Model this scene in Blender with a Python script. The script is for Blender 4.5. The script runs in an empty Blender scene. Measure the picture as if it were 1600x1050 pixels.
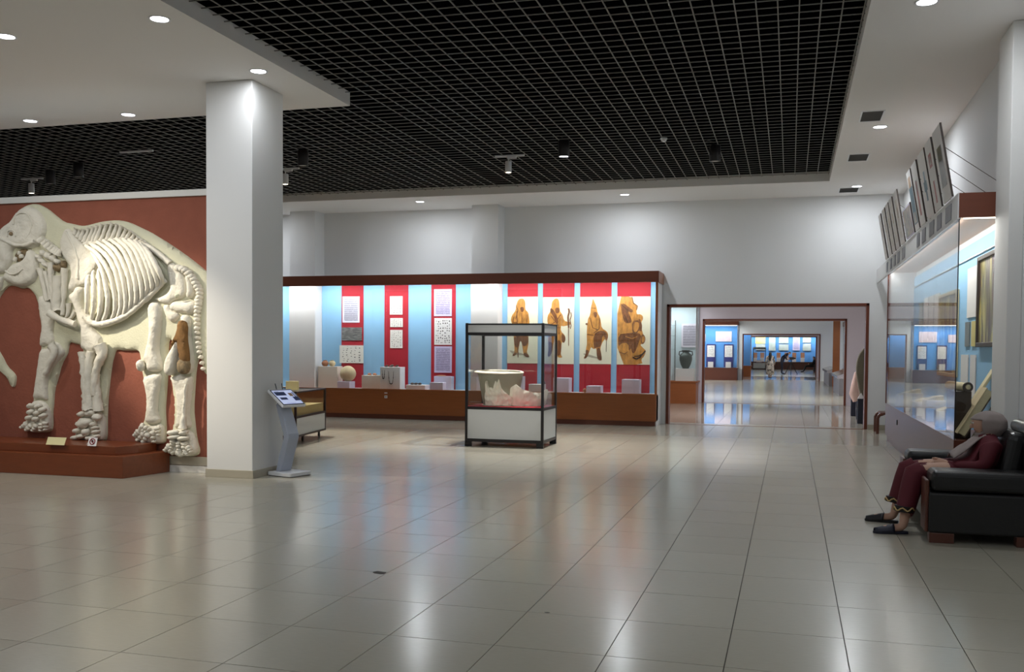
import bpy, bmesh, math, random
from mathutils import Vector, Matrix
from mathutils.geometry import delaunay_2d_cdt
random.seed(7)
SC = bpy.context.scene
COL = SC.collection

# ------------------------------------------------------------------ camera
F, CX, CY, YAW, PITCH, ROLL, EYE = 1516.0, 800.0, 596.7, .278985, -.0333249, .00739566, 1.5723
_c, _s = math.cos(YAW), math.sin(YAW)
FW = Vector((-_s*math.cos(PITCH), _c*math.cos(PITCH), math.sin(PITCH)))
R0 = Vector((_c, _s, 0)); U0 = R0.cross(FW)
RT = math.cos(ROLL)*R0 + math.sin(ROLL)*U0
UP = -math.sin(ROLL)*R0 + math.cos(ROLL)*U0
CAM = Vector((0, 0, EYE))
cd = bpy.data.cameras.new('camera'); cam = bpy.data.objects.new('camera', cd); COL.objects.link(cam)
cd.sensor_width = 36; cd.lens = F/1600*36; cd.shift_y = (CY-525)/1600
cd.clip_end = 300
M = Matrix((RT, UP, -FW)).transposed().to_4x4(); M.translation = CAM
cam.matrix_world = M
SC.camera = cam

# ------------------------------------------------------------------ world, exposure
W = bpy.data.worlds.new('world'); SC.world = W; W.use_nodes = True
W.node_tree.nodes['Background'].inputs[0].default_value = (.75, .8, .9, 1)
W.node_tree.nodes['Background'].inputs[1].default_value = .02
SC.view_settings.view_transform = 'Standard'
SC.view_settings.look = 'None'
SC.view_settings.gamma = 1
SC.view_settings.use_curve_mapping = False
SC.view_settings.exposure = 0.0
# strengths of the lamps, real and added (each lamp is made in its own builder)
P_DOWN = 27.5      # recessed downlights
P_TRACK = 900.0    # track spotlights
P_CASE = 11.5      # per metre of showcase strip light
P_ROOM = 60.0      # unseen ceiling panels added to light the rooms beyond

def ray(x, y): return FW + RT*((x-CX)/F) - UP*((y-CY)/F)
def onZ(x, y, z=0.): d = ray(x, y); return CAM + d*((z-EYE)/d.z)
def onY(x, y, Y): d = ray(x, y); return CAM + d*(Y/d.y)
def onX(x, y, X): d = ray(x, y); return CAM + d*(X/d.x)
def px(P):
    v = Vector(P)-CAM; z = v.dot(FW)
    return CX+F*v.dot(RT)/z, CY-F*v.dot(UP)/z

# ------------------------------------------------------------------ materials
def lin(c):
    return tuple((v/255/12.92 if v/255 <= .04045 else ((v/255+.055)/1.055)**2.4) for v in c)
MATS = {}
def mat(name, rgb, rough=.6, metal=0., bump=0., bscale=30., var=0., vscale=3., emit=None, estr=0., stretch=None, spec=.5, rnd=0., coat=0.):
    if name in MATS: return MATS[name]
    m = bpy.data.materials.new(name); m.use_nodes = True
    nt = m.node_tree; N = nt.nodes; L = nt.links; b = N['Principled BSDF']
    c = lin(rgb)
    b.inputs['Base Color'].default_value = (*c, 1)
    b.inputs['Roughness'].default_value = rough
    b.inputs['Metallic'].default_value = metal
    b.inputs['Specular IOR Level'].default_value = spec
    b.inputs['Coat Weight'].default_value = coat
    tc = None
    def coords(sc):
        nonlocal tc
        if tc is None: tc = N.new('ShaderNodeTexCoord')
        mp = N.new('ShaderNodeMapping'); L.new(tc.outputs['Object'], mp.inputs[0])
        mp.inputs['Scale'].default_value = stretch if stretch else (1, 1, 1)
        nz = N.new('ShaderNodeTexNoise'); nz.inputs['Scale'].default_value = sc; nz.inputs['Detail'].default_value = 4
        L.new(mp.outputs[0], nz.inputs['Vector']); return nz
    last = None
    if var:
        nz = coords(vscale)
        mr = N.new('ShaderNodeMapRange'); mr.inputs[1].default_value = .3; mr.inputs[2].default_value = .7
        mr.inputs[3].default_value = 1-var; mr.inputs[4].default_value = 1+var
        L.new(nz.outputs[0], mr.inputs[0])
        mx = N.new('ShaderNodeVectorMath'); mx.operation = 'SCALE'; mx.inputs[0].default_value = c
        L.new(mr.outputs[0], mx.inputs['Scale']); last = mx.outputs[0]
    if rnd:
        oi = N.new('ShaderNodeObjectInfo'); mr = N.new('ShaderNodeMapRange')
        mr.inputs[3].default_value = 1-rnd; mr.inputs[4].default_value = 1+rnd
        L.new(oi.outputs['Random'], mr.inputs[0])
        mx = N.new('ShaderNodeVectorMath'); mx.operation = 'SCALE'
        if last: L.new(last, mx.inputs[0])
        else: mx.inputs[0].default_value = c
        L.new(mr.outputs[0], mx.inputs['Scale']); last = mx.outputs[0]
    if last: L.new(last, b.inputs['Base Color'])
    if bump:
        nz = coords(bscale); bp = N.new('ShaderNodeBump'); bp.inputs['Strength'].default_value = bump; bp.inputs['Distance'].default_value = .01
        L.new(nz.outputs[0], bp.inputs['Height']); L.new(bp.outputs[0], b.inputs['Normal'])
    if emit:
        b.inputs['Emission Color'].default_value = (*lin(emit), 1); b.inputs['Emission Strength'].default_value = estr
    MATS[name] = m; return m

def glass_mat(name, tint=(1, 1, 1), f0=.035):
    m = bpy.data.materials.new(name); m.use_nodes = True
    nt = m.node_tree; N = nt.nodes; L = nt.links; N.remove(N['Principled BSDF'])
    tr = N.new('ShaderNodeBsdfTransparent'); tr.inputs[0].default_value = (*tint, 1)
    gl = N.new('ShaderNodeBsdfGlossy'); gl.inputs['Roughness'].default_value = 0.0
    ge = N.new('ShaderNodeNewGeometry'); dt = N.new('ShaderNodeVectorMath'); dt.operation = 'DOT_PRODUCT'
    L.new(ge.outputs['Normal'], dt.inputs[0]); L.new(ge.outputs['Incoming'], dt.inputs[1])
    def mth(op, x, y=None):
        n = N.new('ShaderNodeMath'); n.operation = op
        if isinstance(x, (int, float)): n.inputs[0].default_value = x
        else: L.new(x, n.inputs[0])
        if y is not None: n.inputs[1].default_value = y
        return n.outputs[0]
    ab = mth('ABSOLUTE', dt.outputs['Value']); om = N.new('ShaderNodeMath'); om.operation = 'SUBTRACT'; om.inputs[0].default_value = 1; L.new(ab, om.inputs[1])
    sch = mth('ADD', mth('MULTIPLY', mth('POWER', om.outputs[0], 5), 1-f0), f0)
    mx = N.new('ShaderNodeMixShader'); L.new(sch, mx.inputs[0]); L.new(tr.outputs[0], mx.inputs[1]); L.new(gl.outputs[0], mx.inputs[2])
    L.new(mx.outputs[0], N['Material Output'].inputs[0]); MATS[name] = m; return m

def sheet_mat(name, paper, ink, lines=26, amount=.5, axis=2, marg=.1, rough=.5, mode='text', scale=7., ink2=None):
    """printed sheet: rows of unreadable small print, or rows of small drawn finds"""
    m = bpy.data.materials.new(name); m.use_nodes = True
    nt = m.node_tree; N = nt.nodes; L = nt.links; b = N['Principled BSDF']; b.inputs['Roughness'].default_value = rough
    tc = N.new('ShaderNodeTexCoord'); sp = N.new('ShaderNodeSeparateXYZ'); L.new(tc.outputs['Generated'], sp.inputs[0])
    def math_(op, a, bb=None):
        n = N.new('ShaderNodeMath'); n.operation = op
        for i, v in enumerate((a, bb)):
            if v is None: continue
            if isinstance(v, (int, float)): n.inputs[i].default_value = v
            else: L.new(v, n.inputs[i])
        return n.outputs[0]
    h = sp.outputs[axis]; hx = sp.outputs[0] if axis != 0 else sp.outputs[1]
    if isinstance(axis, tuple): pass
    inside = math_('MULTIPLY', math_('MULTIPLY', math_('GREATER_THAN', h, marg*.7), math_('LESS_THAN', h, 1-marg*.7)),
                   math_('MULTIPLY', math_('GREATER_THAN', hx, marg), math_('LESS_THAN', hx, 1-marg)))
    if mode == 'text':
        row = math_('FRACT', math_('MULTIPLY', h, lines)); on = math_('LESS_THAN', row, .55)
        nz = N.new('ShaderNodeTexNoise'); nz.inputs['Scale'].default_value = 1.; nz.inputs['Detail'].default_value = 1
        cb = N.new('ShaderNodeCombineXYZ'); L.new(math_('MULTIPLY', hx, 26.), cb.inputs[0]); L.new(math_('MULTIPLY', math_('FLOOR', math_('MULTIPLY', h, lines)), 7.3), cb.inputs[1])
        L.new(cb.outputs[0], nz.inputs['Vector'])
        mask = math_('MULTIPLY', on, math_('GREATER_THAN', nz.outputs[0], 1-amount-.12))
    else:
        vo = N.new('ShaderNodeTexVoronoi'); vo.inputs['Scale'].default_value = scale; vo.inputs['Randomness'].default_value = .45
        mp = N.new('ShaderNodeMapping'); mp.inputs['Scale'].default_value = (1, 1, 1.4); L.new(tc.outputs['Generated'], mp.inputs[0])
        nz = N.new('ShaderNodeTexNoise'); nz.inputs['Scale'].default_value = 30.; L.new(tc.outputs['Generated'], nz.inputs['Vector'])
        ad = N.new('ShaderNodeVectorMath'); ad.operation = 'SCALE'; ad.inputs['Scale'].default_value = .09; L.new(nz.outputs[1], ad.inputs[0])
        a2 = N.new('ShaderNodeVectorMath'); L.new(mp.outputs[0], a2.inputs[0]); L.new(ad.outputs[0], a2.inputs[1])
        L.new(a2.outputs[0], vo.inputs['Vector'])
        mask = math_('LESS_THAN', vo.outputs['Distance'], amount)
    mask = math_('MULTIPLY', mask, inside)
    mx = N.new('ShaderNodeMix'); mx.data_type = 'RGBA'; L.new(mask, mx.inputs[0])
    mx.inputs[6].default_value = (*lin(paper), 1); mx.inputs[7].default_value = (*lin(ink), 1)
    L.new(mx.outputs[2], b.inputs['Base Color']); MATS[name] = m; return m

def blotch_mat(name, cols, scale=3., rough=.5, axis_stretch=(1, 1, 1), rnd=True, paper=None):
    """painted or printed picture: soft patches of a few colours, different on every object"""
    m = bpy.data.materials.new(name); m.use_nodes = True
    nt = m.node_tree; N = nt.nodes; L = nt.links; b = N['Principled BSDF']; b.inputs['Roughness'].default_value = rough
    tc = N.new('ShaderNodeTexCoord'); mp = N.new('ShaderNodeMapping'); L.new(tc.outputs['Object'], mp.inputs[0]); mp.inputs['Scale'].default_value = axis_stretch
    nz = N.new('ShaderNodeTexNoise'); nz.noise_dimensions = '4D'; nz.inputs['Scale'].default_value = scale; nz.inputs['Detail'].default_value = 3
    L.new(mp.outputs[0], nz.inputs['Vector'])
    if rnd:
        oi = N.new('ShaderNodeObjectInfo'); mu = N.new('ShaderNodeMath'); mu.operation = 'MULTIPLY'; mu.inputs[1].default_value = 40.
        L.new(oi.outputs['Random'], mu.inputs[0]); L.new(mu.outputs[0], nz.inputs['W'])
    cr = N.new('ShaderNodeValToRGB'); L.new(nz.outputs[0], cr.inputs[0])
    el = cr.color_ramp.elements
    while len(el) < len(cols): el.new(.5)
    for i, c in enumerate(cols):
        el[i].position = .32+.36*i/max(1, len(cols)-1); el[i].color = (*lin(c), 1)
    L.new(cr.outputs[0], b.inputs['Base Color']); MATS[name] = m; return m

mat('wall_paint', (226, 227, 227), .75, bump=.05, bscale=60)
mat('ceiling_paint', (232, 229, 226), .8)
mat('soffit_edge', (200, 198, 192), .8)
mat('column_paint', (226, 225, 222), .7, bump=.04, bscale=50)
mat('lilac_wall', (214, 205, 214), .75)
mat('black_deck', (6, 6, 9), 1., spec=0.)
mat('grid_bar', (112, 110, 105), .55)
mat('grout', (70, 66, 58), .8)
mat('tile', (173, 168, 152), .2, bump=.045, bscale=5., stretch=(1, 7, 1), rnd=.03, var=.03, vscale=14., spec=1.)
mat('tile_polished', (184, 179, 166), .06, var=.03, vscale=14., spec=.6)
mat('tile_far', (173, 168, 152), .17, bump=.03, bscale=5., stretch=(1, 7, 1), var=.03, vscale=14., spec=1.)
mat('skirting', (176, 168, 150), .35)
mat('skirting_white', (215, 213, 208), .5)
mat('terracotta', (140, 80, 62), .9, bump=.55, bscale=32., var=.07, vscale=5.)
mat('relief_plate', (205, 203, 178), .9, bump=.5, bscale=55., var=.03, vscale=8.)
mat('relief_bone', (219, 214, 200), .9, bump=.9, bscale=32., var=.04, vscale=6.)
mat('relief_core', (122, 88, 48), .9, bump=.5, bscale=40., var=.25, vscale=14.)
mat('relief_stone', (128, 110, 82), .9, bump=.8, bscale=40., var=.4, vscale=22.)
mat('stage_wood', (120, 63, 37), .28, var=.08, vscale=4., stretch=(1, 6, 6))
mat('case_wood', (156, 88, 40), .32, var=.07, vscale=4., stretch=(.6, 6, 8))
mat('case_wood_dark', (108, 56, 36), .4, var=.06, vscale=4., stretch=(.6, 6, 8))
mat('frame_wood', (104, 48, 26), .4, var=.06, vscale=4.)
mat('right_case_wood', (92, 48, 33), .34, var=.06, vscale=4., stretch=(6, .6, 8))
mat('blue_cloth', (146, 196, 232), .8, var=.03, vscale=2.)
mat('blue_cloth_deep', (86, 152, 220), .8, var=.03, vscale=2.)
mat('navy_panel', (28, 34, 110), .6)
mat('red_cloth', (176, 30, 46), .75, bump=.1, bscale=6., var=.06, vscale=2.5)
mat('white_cloth', (228, 226, 224), .8, bump=.1, bscale=8.)
mat('cream_cloth', (222, 214, 200), .85, bump=.3, bscale=10.)
mat('lilac_cloth', (212, 208, 226), .8, bump=.1, bscale=8.)
mat('black_metal', (20, 17, 18), .4)
mat('dark_brown_metal', (40, 24, 22), .4)
mat('grey_panel', (190, 192, 190), .5)
mat('white_metal', (228, 228, 230), .35)
mat('kiosk_grey', (176, 182, 196), .35)
mat('chrome', (190, 190, 190), .2, 1.)
mat('sand_bed', (190, 170, 118), .9, bump=.3, bscale=40.)
mat('red_felt', (165, 22, 40), .9)
mat('vessel_clay', (150, 144, 124), .85, bump=.15, bscale=20., var=.08, vscale=5.)
mat('vessel_plaster', (234, 226, 208), .9, bump=.7, bscale=26., var=.08, vscale=10.)
mat('clay_pot', (176, 120, 88), .8, var=.15, vscale=9.)
mat('pale_stone', (206, 188, 150), .9, bump=.5, bscale=22., var=.1, vscale=8.)
mat('stele_stone', (112, 106, 90), .85, bump=.4, bscale=30.)
mat('case_ceiling', (240, 205, 184), .8)
mat('dark_find', (74, 62, 54), .8, bump=.4, bscale=40.)
mat('bronze', (64, 74, 70), .5, .5)
mat('poster_paper', (236, 234, 208), .55)
mat('print_orange', (194, 136, 62), .6, var=.34, vscale=11., stretch=(1.6, 1, .7))
mat('print_brown', (116, 72, 38), .6, var=.45, vscale=14., stretch=(1.6, 1, .7))
mat('print_dark', (62, 40, 24), .6)
mat('print_shadow', (178, 172, 150), .6)
mat('black_leather', (17, 17, 18), .36, bump=.25, bscale=22.)
mat('sofa_wood', (84, 42, 28), .35, var=.1, vscale=6.)
mat('skin', (190, 150, 128), .6)
mat('dress_red', (88, 16, 30), .75, bump=.25, bscale=9.)
mat('scarf_grey', (150, 138, 134), .85, bump=.3, bscale=20.)
mat('slipper_black', (16, 16, 20), .5)
mat('slipper_navy', (20, 24, 44), .5)
mat('hem_gold', (190, 162, 108), .6)
mat('hair_dark', (24, 18, 16), .6)
mat('lens_lit', (255, 255, 255), .4, emit=(246, 246, 255), estr=14.)
mat('lens_far', (255, 255, 255), .4, emit=(246, 246, 255), estr=6.)
mat('lens_warm', (255, 255, 255), .4, emit=(255, 236, 205), estr=14.)
mat('lens_off', (206, 204, 200), .3)
mat('strip_lit', (255, 255, 255), .4, emit=(255, 244, 226), estr=5.)
mat('vent_grey', (96, 94, 92), .6)
mat('plaque', (120, 118, 122), .4, .3)
mat('card_cream', (226, 216, 164), .6)
mat('sign_white', (236, 232, 230), .5)
mat('sign_red', (130, 22, 36), .5)
mat('screen_glow', (196, 204, 232), .25, emit=(190, 200, 235), estr=.55)
mat('screen_print_dark', (64, 74, 112), .4)
mat('screen_print_tan', (166, 132, 96), .4)
mat('book_brown', (96, 84, 66), .75, bump=.2, bscale=30)
mat('parchment', (214, 200, 160), .7, var=.06, vscale=9.)
mat('gilt_frame', (196, 182, 148), .45)
mat('dark_frame', (58, 44, 34), .5)
mat('board_edge', (66, 56, 50), .6)
glass_mat('glass_case', (.975, .985, .98))
sheet_mat('text_white', (232, 230, 242), (96, 96, 118), 28, .55)
sheet_mat('text_lilac', (212, 204, 236), (120, 112, 150), 30, .5)
sheet_mat('finds_sheet', (238, 236, 228), (52, 50, 50), amount=.2, mode='finds', scale=6.)
sheet_mat('finds_dense', (236, 234, 232), (40, 40, 42), amount=.27, mode='finds', scale=8.)
sheet_mat('text_side', (232, 230, 226), (140, 138, 140), 34, .5, axis=2)
sheet_mat('text_pink', (232, 218, 226), (190, 170, 180), 16, .5, axis=2, marg=.05)
sheet_mat('plaque_text', (128, 128, 134), (66, 66, 74), 9, .6, axis=2, marg=.08)
sheet_mat('yellow_rows', (214, 200, 120), (96, 84, 50), 22, .8, axis=2, marg=.14)
sheet_mat('dark_rows', (120, 128, 128), (56, 60, 62), 26, .8, axis=2, marg=.14)
blotch_mat('grey_photo', [(84, 84, 84), (120, 120, 118), (150, 150, 146)], 9., .4, (1, 1, 4))
blotch_mat('board_picture', [(196, 190, 178), (170, 150, 136), (96, 104, 110), (190, 176, 140), (120, 84, 76)], 4.5, .35, (1, 1.4, .8))
blotch_mat('oil_painting', [(40, 32, 38), (92, 58, 48), (120, 112, 66), (196, 182, 104), (206, 196, 130)], 2.4, .35, (1, 2.6, .55))
blotch_mat('map_print', [(206, 208, 206), (190, 200, 196), (170, 184, 176), (216, 212, 190)], 1.3, .5)
blotch_mat('map_yellow', [(220, 210, 120), (226, 220, 150), (206, 204, 160)], 1.3, .5)
blotch_mat('patterned_dress', [(54, 50, 46), (140, 132, 120), (200, 190, 176), (70, 64, 60)], 9., .8, rnd=False)

# ------------------------------------------------------------------ mesh helpers
class MB:
    def __init__(s): s.v = []; s.f = []
    def add(s, vs, fs):
        o = len(s.v); s.v += [Vector(v) for v in vs]; s.f += [tuple(i+o for i in f) for f in fs]; return s
    def box(s, x0, x1, y0, y1, z0, z1):
        return s.add([(x0, y0, z0), (x1, y0, z0), (x1, y1, z0), (x0, y1, z0), (x0, y0, z1), (x1, y0, z1), (x1, y1, z1), (x0, y1, z1)],
                     [(0, 3, 2, 1), (4, 5, 6, 7), (0, 1, 5, 4), (1, 2, 6, 5), (2, 3, 7, 6), (3, 0, 4, 7)])
    def obox(s, c, ax, ay, az):
        c, ax, ay, az = map(Vector, (c, ax, ay, az))
        P = [c+a*ax+b*ay+d*az for d in (-1, 1) for a, b in ((-1, -1), (1, -1), (1, 1), (-1, 1))]
        return s.add(P, [(0, 3, 2, 1), (4, 5, 6, 7), (0, 1, 5, 4), (1, 2, 6, 5), (2, 3, 7, 6), (3, 0, 4, 7)])
    def quad(s, a, b, c, d): return s.add([a, b, c, d], [(0, 1, 2, 3)])
    def prism(s, poly, z0, z1):
        n = len(poly)
        return s.add([(x, y, z0) for x, y in poly]+[(x, y, z1) for x, y in poly],
                     [tuple(reversed(range(n))), tuple(range(n, 2*n))]+[(i, (i+1) % n, (i+1) % n+n, i+n) for i in range(n)])
    def sheet(s, pts3, off):
        """polygon given as 3D points, given thickness by the vector off"""
        n = len(pts3); off = Vector(off); P = [Vector(p) for p in pts3]
        return s.add(P+[p+off for p in P], [tuple(reversed(range(n))), tuple(range(n, 2*n))]+[(i, (i+1) % n, (i+1) % n+n, i+n) for i in range(n)])
    def tube(s, pts, r, seg=8, cap=True, flat=1.):
        pts = [Vector(p) for p in pts]; n = len(pts)
        rs = r if isinstance(r, (list, tuple)) else [r]*n
        o = len(s.v); prev = None
        for i, p in enumerate(pts):
            t = (pts[min(i+1, n-1)]-pts[max(i-1, 0)]).normalized()
            if prev is None:
                a = Vector((0, 0, 1)) if abs(t.z) < .9 else Vector((1, 0, 0)); u = t.cross(a).normalized()
            else:
                u = prev-t*prev.dot(t); u = u.normalized() if u.length > 1e-6 else t.orthogonal().normalized()
            prev = u; w = t.cross(u)
            for k in range(seg):
                a = 2*math.pi*k/seg; s.v.append(p+(u*math.cos(a)+w*math.sin(a)*flat)*rs[i])
        for i in range(n-1):
            for k in range(seg):
                a, b = o+i*seg+k, o+i*seg+(k+1) % seg; s.f.append((a, b, b+seg, a+seg))
        if cap: s.f.append(tuple(o+k for k in reversed(range(seg)))); s.f.append(tuple(o+(n-1)*seg+k for k in range(seg)))
        return s
    def lathe(s, prof, c=(0, 0, 0), seg=20, axis=None, a0=0, a1=2*math.pi):
        c = Vector(c); o = len(s.v); full = abs(a1-a0-2*math.pi) < 1e-6; m = seg if full else seg+1
        q = Matrix.Identity(3) if axis is None else Vector((0, 0, 1)).rotation_difference(Vector(axis)).to_matrix()
        for r, z in prof:
            for k in range(m):
                a = a0+(a1-a0)*k/seg; s.v.append(c+q @ Vector((r*math.cos(a), r*math.sin(a), z)))
        for i in range(len(prof)-1):
            for k in range(seg):
                a, b = o+i*m+k, o+i*m+(k+1) % m; s.f.append((a, b, b+m, a+m))
        return s
    def blob(s, c, rx, ry, rz, seg=12, rings=8, rot=0., noise=0., plane='xz'):
        """ellipsoid; rot turns it in the x-z plane"""
        c = Vector(c); o = len(s.v); cr, sr = math.cos(rot), math.sin(rot)
        for i in range(rings+1):
            th = math.pi*i/rings
            for k in range(seg):
                ph = 2*math.pi*k/seg; n = 1+random.uniform(-noise, noise)
                x, y, z = rx*math.sin(th)*math.cos(ph)*n, ry*math.sin(th)*math.sin(ph)*n, rz*math.cos(th)*n
                s.v.append(c+Vector((x*cr-z*sr, y, x*sr+z*cr)))
        for i in range(rings):
            for k in range(seg):
                a, b = o+i*seg+k, o+i*seg+(k+1) % seg; s.f.append((a, b, b+seg, a+seg))
        return s

def link(name, me, m, parent=None, smooth=None, bevel=0., world=True, bseg=2):
    if m: me.materials.append(MATS[m] if isinstance(m, str) else m)
    o = bpy.data.objects.new(name, me); COL.objects.link(o)
    if parent is not None: o.parent = parent
    if smooth is not None:
        for p in me.polygons: p.use_smooth = True
        if smooth < 3: 
            bm = bmesh.new(); bm.from_mesh(me)
            for e in bm.edges:
                if len(e.link_faces) == 2 and e.calc_face_angle(0) > smooth: e.smooth = False
            bm.to_mesh(me); bm.free()
    if bevel:
        b = o.modifiers.new('bevel', 'BEVEL'); b.width = bevel; b.segments = bseg; b.limit_method = 'ANGLE'; b.angle_limit = .6
    return o
def wloc(p):
    v = Vector((0, 0, 0))
    while p is not None: v += p.location; p = p.parent
    return v
def mesh(name, mb, m, parent=None, smooth=None, bevel=0., world=True, bseg=2):
    """one mesh object; coordinates are world ones unless world=False (then local to the parent)"""
    me = bpy.data.meshes.new(name)
    off = wloc(parent) if (parent is not None and world) else Vector((0, 0, 0))
    me.from_pydata([tuple(v-off) for v in mb.v], [], mb.f); me.validate()
    bm = bmesh.new(); bm.from_mesh(me)
    bmesh.ops.remove_doubles(bm, verts=bm.verts, dist=1e-6); bmesh.ops.recalc_face_normals(bm, faces=bm.faces); bm.to_mesh(me); bm.free()
    return link(name, me, m, parent, smooth, bevel, world, bseg)
def tag(o, label, cat, group=None):
    o['label'] = label; o['category'] = cat
    if group: o['group'] = group
    return o
def thing(name, label, cat, loc=(0, 0, 0), group=None, rz=0.):
    o = bpy.data.objects.new(name, None); COL.objects.link(o); o.location = loc; o.rotation_euler = (0, 0, rz)
    o.empty_display_size = .1
    return tag(o, label, cat, group)
def struct(o): o['kind'] = 'structure'; return o
def centre(o):
    """move a one-mesh thing's origin to the bottom centre of its mesh"""
    me = o.data; vs = [v.co for v in me.vertices]
    c = Vector(((min(v.x for v in vs)+max(v.x for v in vs))/2, (min(v.y for v in vs)+max(v.y for v in vs))/2, min(v.z for v in vs)))
    me.transform(Matrix.Translation(-c)); o.location = o.location+c; return o
def copy_tree(o, parent=None):
    c = o.copy(); COL.objects.link(c)
    if parent is not None: c.parent = parent
    for ch in list(o.children): copy_tree(ch, c)
    return c
def light(kind, name, loc, power, col=(1, 1, 1), parent=None, target=None, size=.06, angle=None, blend=.6, sx=None, sy=None):
    ld = bpy.data.lights.new(name, kind); ld.energy = power; ld.color = col
    if kind == 'SPOT': ld.spot_size = angle; ld.spot_blend = blend; ld.shadow_soft_size = size
    elif kind == 'AREA' and sy is None: ld.shape = 'DISK'; ld.size = sx
    elif kind == 'AREA': ld.shape = 'RECTANGLE'; ld.size = sx; ld.size_y = sy
    else: ld.shadow_soft_size = size
    o = bpy.data.objects.new(name, ld); COL.objects.link(o)
    loc = Vector(loc); off = wloc(parent) if parent is not None else Vector((0, 0, 0))
    o.parent = parent; o.location = loc-off
    d = (Vector(target)-loc) if target is not None else Vector((0, 0, -1))
    o.rotation_euler = d.to_track_quat('-Z', 'Y').to_euler(); return o
# ================================================================== the setting
ZC = 4.75; XR = 2.13; YB = 20.93; XL = -18.5; YF = -3.0; D0, D1, DH = -2.53, 1.5, 2.54
YE = 91.0
fl = struct(mesh('floor', MB().box(XL, XR+.3, YF, 21.2, -.12, -.006).box(-9, 3.2, 21.2, YE, -.12, -.006), 'grout'))
TW, TD, TX, TY, GAP = .6, .6879, .30825, 4.8905, .0023
def tile_mesh(nm):
    mb = MB(); a, b = TW/2-GAP, TD/2-GAP; c = .0004
    mb.add([(-a, -b, -.006), (a, -b, -.006), (a, b, -.006), (-a, b, -.006), (-a, -b, -.0012), (a, -b, -.0012), (a, b, -.0012), (-a, b, -.0012),
            (-a+c, -b+c, 0), (a-c, -b+c, 0), (a-c, b-c, 0), (-a+c, b-c, 0)],
           [(0, 1, 5, 4), (1, 2, 6, 5), (2, 3, 7, 6), (3, 0, 4, 7), (4, 5, 9, 8), (5, 6, 10, 9), (6, 7, 11, 10), (7, 4, 8, 11), (8, 9, 10, 11)])
    return mb
near = []; rest = []
for i in range(-32, 4):
    for j in range(-12, 25):
        x, y = TX+TW*(i+.5), TY+TD*(j+.5)
        if x < XL or x > XR or y < YF or y > 21.1: continue
        hid = False
        if y > .8:
            u, v = px((x, y, 0)); vis = -60 < u < 1660 and v < 1100 and v > 560
        else: vis = False
        (near if vis and not (x < -6.9 and y > 10.6) else rest).append((y, x, y))
near.sort(); rest += near[300:]; near = near[:300]
tb = tile_mesh('tile'); tme = bpy.data.meshes.new('tile'); tme.from_pydata([tuple(v) for v in tb.v], [], tb.f); tme.materials.append(MATS['tile'])
for _, x, y in near:
    o = bpy.data.objects.new('tile', tme); COL.objects.link(o); o.parent = fl; o.location = (x, y, 0)
    o.rotation_euler = (random.gauss(0, .0004), random.gauss(0, .0004), 0)
def field(nm, cells, m):
    mb = MB(); 
    for _, x, y in cells: mb.add([v+Vector((x, y, 0)) for v in tb.v], tb.f)
    o = mesh(nm, mb, m, fl); o['kind'] = 'stuff'; return o
field('tile_field', rest, 'tile_far')
def far_cells(y0, y1):
    return [(0, TX+TW*(i+.5), TY+TD*(j+.5)) for i in range(-16, 5) for j in range(int((y0-TY)/TD)+1, int((y1-TY)/TD))]
field('polished_tile_field', far_cells(21.0, 29.9), 'tile_polished')
field('tile_field', far_cells(29.2, 56), 'tile_far')
field('tile_field', far_cells(55.3, 63.5), 'tile_polished')
field('tile_field', far_cells(62.8, YE), 'tile_far')

for u, v, w_, d_ in ((593, 895, .07, .05), (855, 957, .018, .014)):
    q = onZ(u, v, 0); mb = MB(); n_ = 9
    mb.sheet([(q.x+w_*math.cos(2*math.pi*k/n_)*random.uniform(.6, 1.1), q.y+d_*math.sin(2*math.pi*k/n_)*random.uniform(.6, 1.1), -.001) for k in range(n_)], (0, 0, .0016))
    mesh('tile_chip', mb, 'grout', fl)
def wall_with_door(name, y0, y1, x0, x1, z1, m, a=D0, b=D1, h=DH):
    return struct(mesh(name, MB().box(x0, a, y0, y1, -.1, z1).box(b, x1, y0, y1, -.1, z1).box(a, b, y0, y1, h, z1), m))
def door_frame(n, y0, y1, w=.07, a=D0, b=D1, h=DH, t=.02):
    r = bpy.data.objects.new('door_%d' % n, None); COL.objects.link(r); r.location = ((a+b)/2, y0, 0); struct(r); r['label'] = 'wide doorway with a dark brown wooden frame'
    for nm, bx in (('jamb', (a-w*.35, a+.035, y0-t, y1+t, 0, h+w*.35)), ('jamb', (b-.035, b+w*.35, y0-t, y1+t, 0, h+w*.35)), ('lintel', (a-w*.35, b+w*.35, y0-t, y1+t, h-.035, h+w*.35))):
        mesh(nm, MB().box(*bx), 'frame_wood', r, bevel=.006)
    mesh('threshold', MB().box(a, b, y0-.03, y0+.05, -.004, .004), 'frame_wood', r)
    return r
wall_with_door('wall_back', YB, YB+.27, XL, XR, 5.6, 'wall_paint')
door_frame(1, YB, YB+.27)
struct(mesh('wall_right', MB().box(XR, XR+.25, YF, YB+.27, -.1, 5.6), 'wall_paint'))
struct(mesh('wall_left', MB().box(XL-.25, XL, YF, YB+.27, -.1, 5.6), 'wall_paint'))
struct(mesh('wall_front', MB().box(XL-.25, XR+.25, YF-.25, YF, -.1, 5.6), 'wall_paint'))
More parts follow.
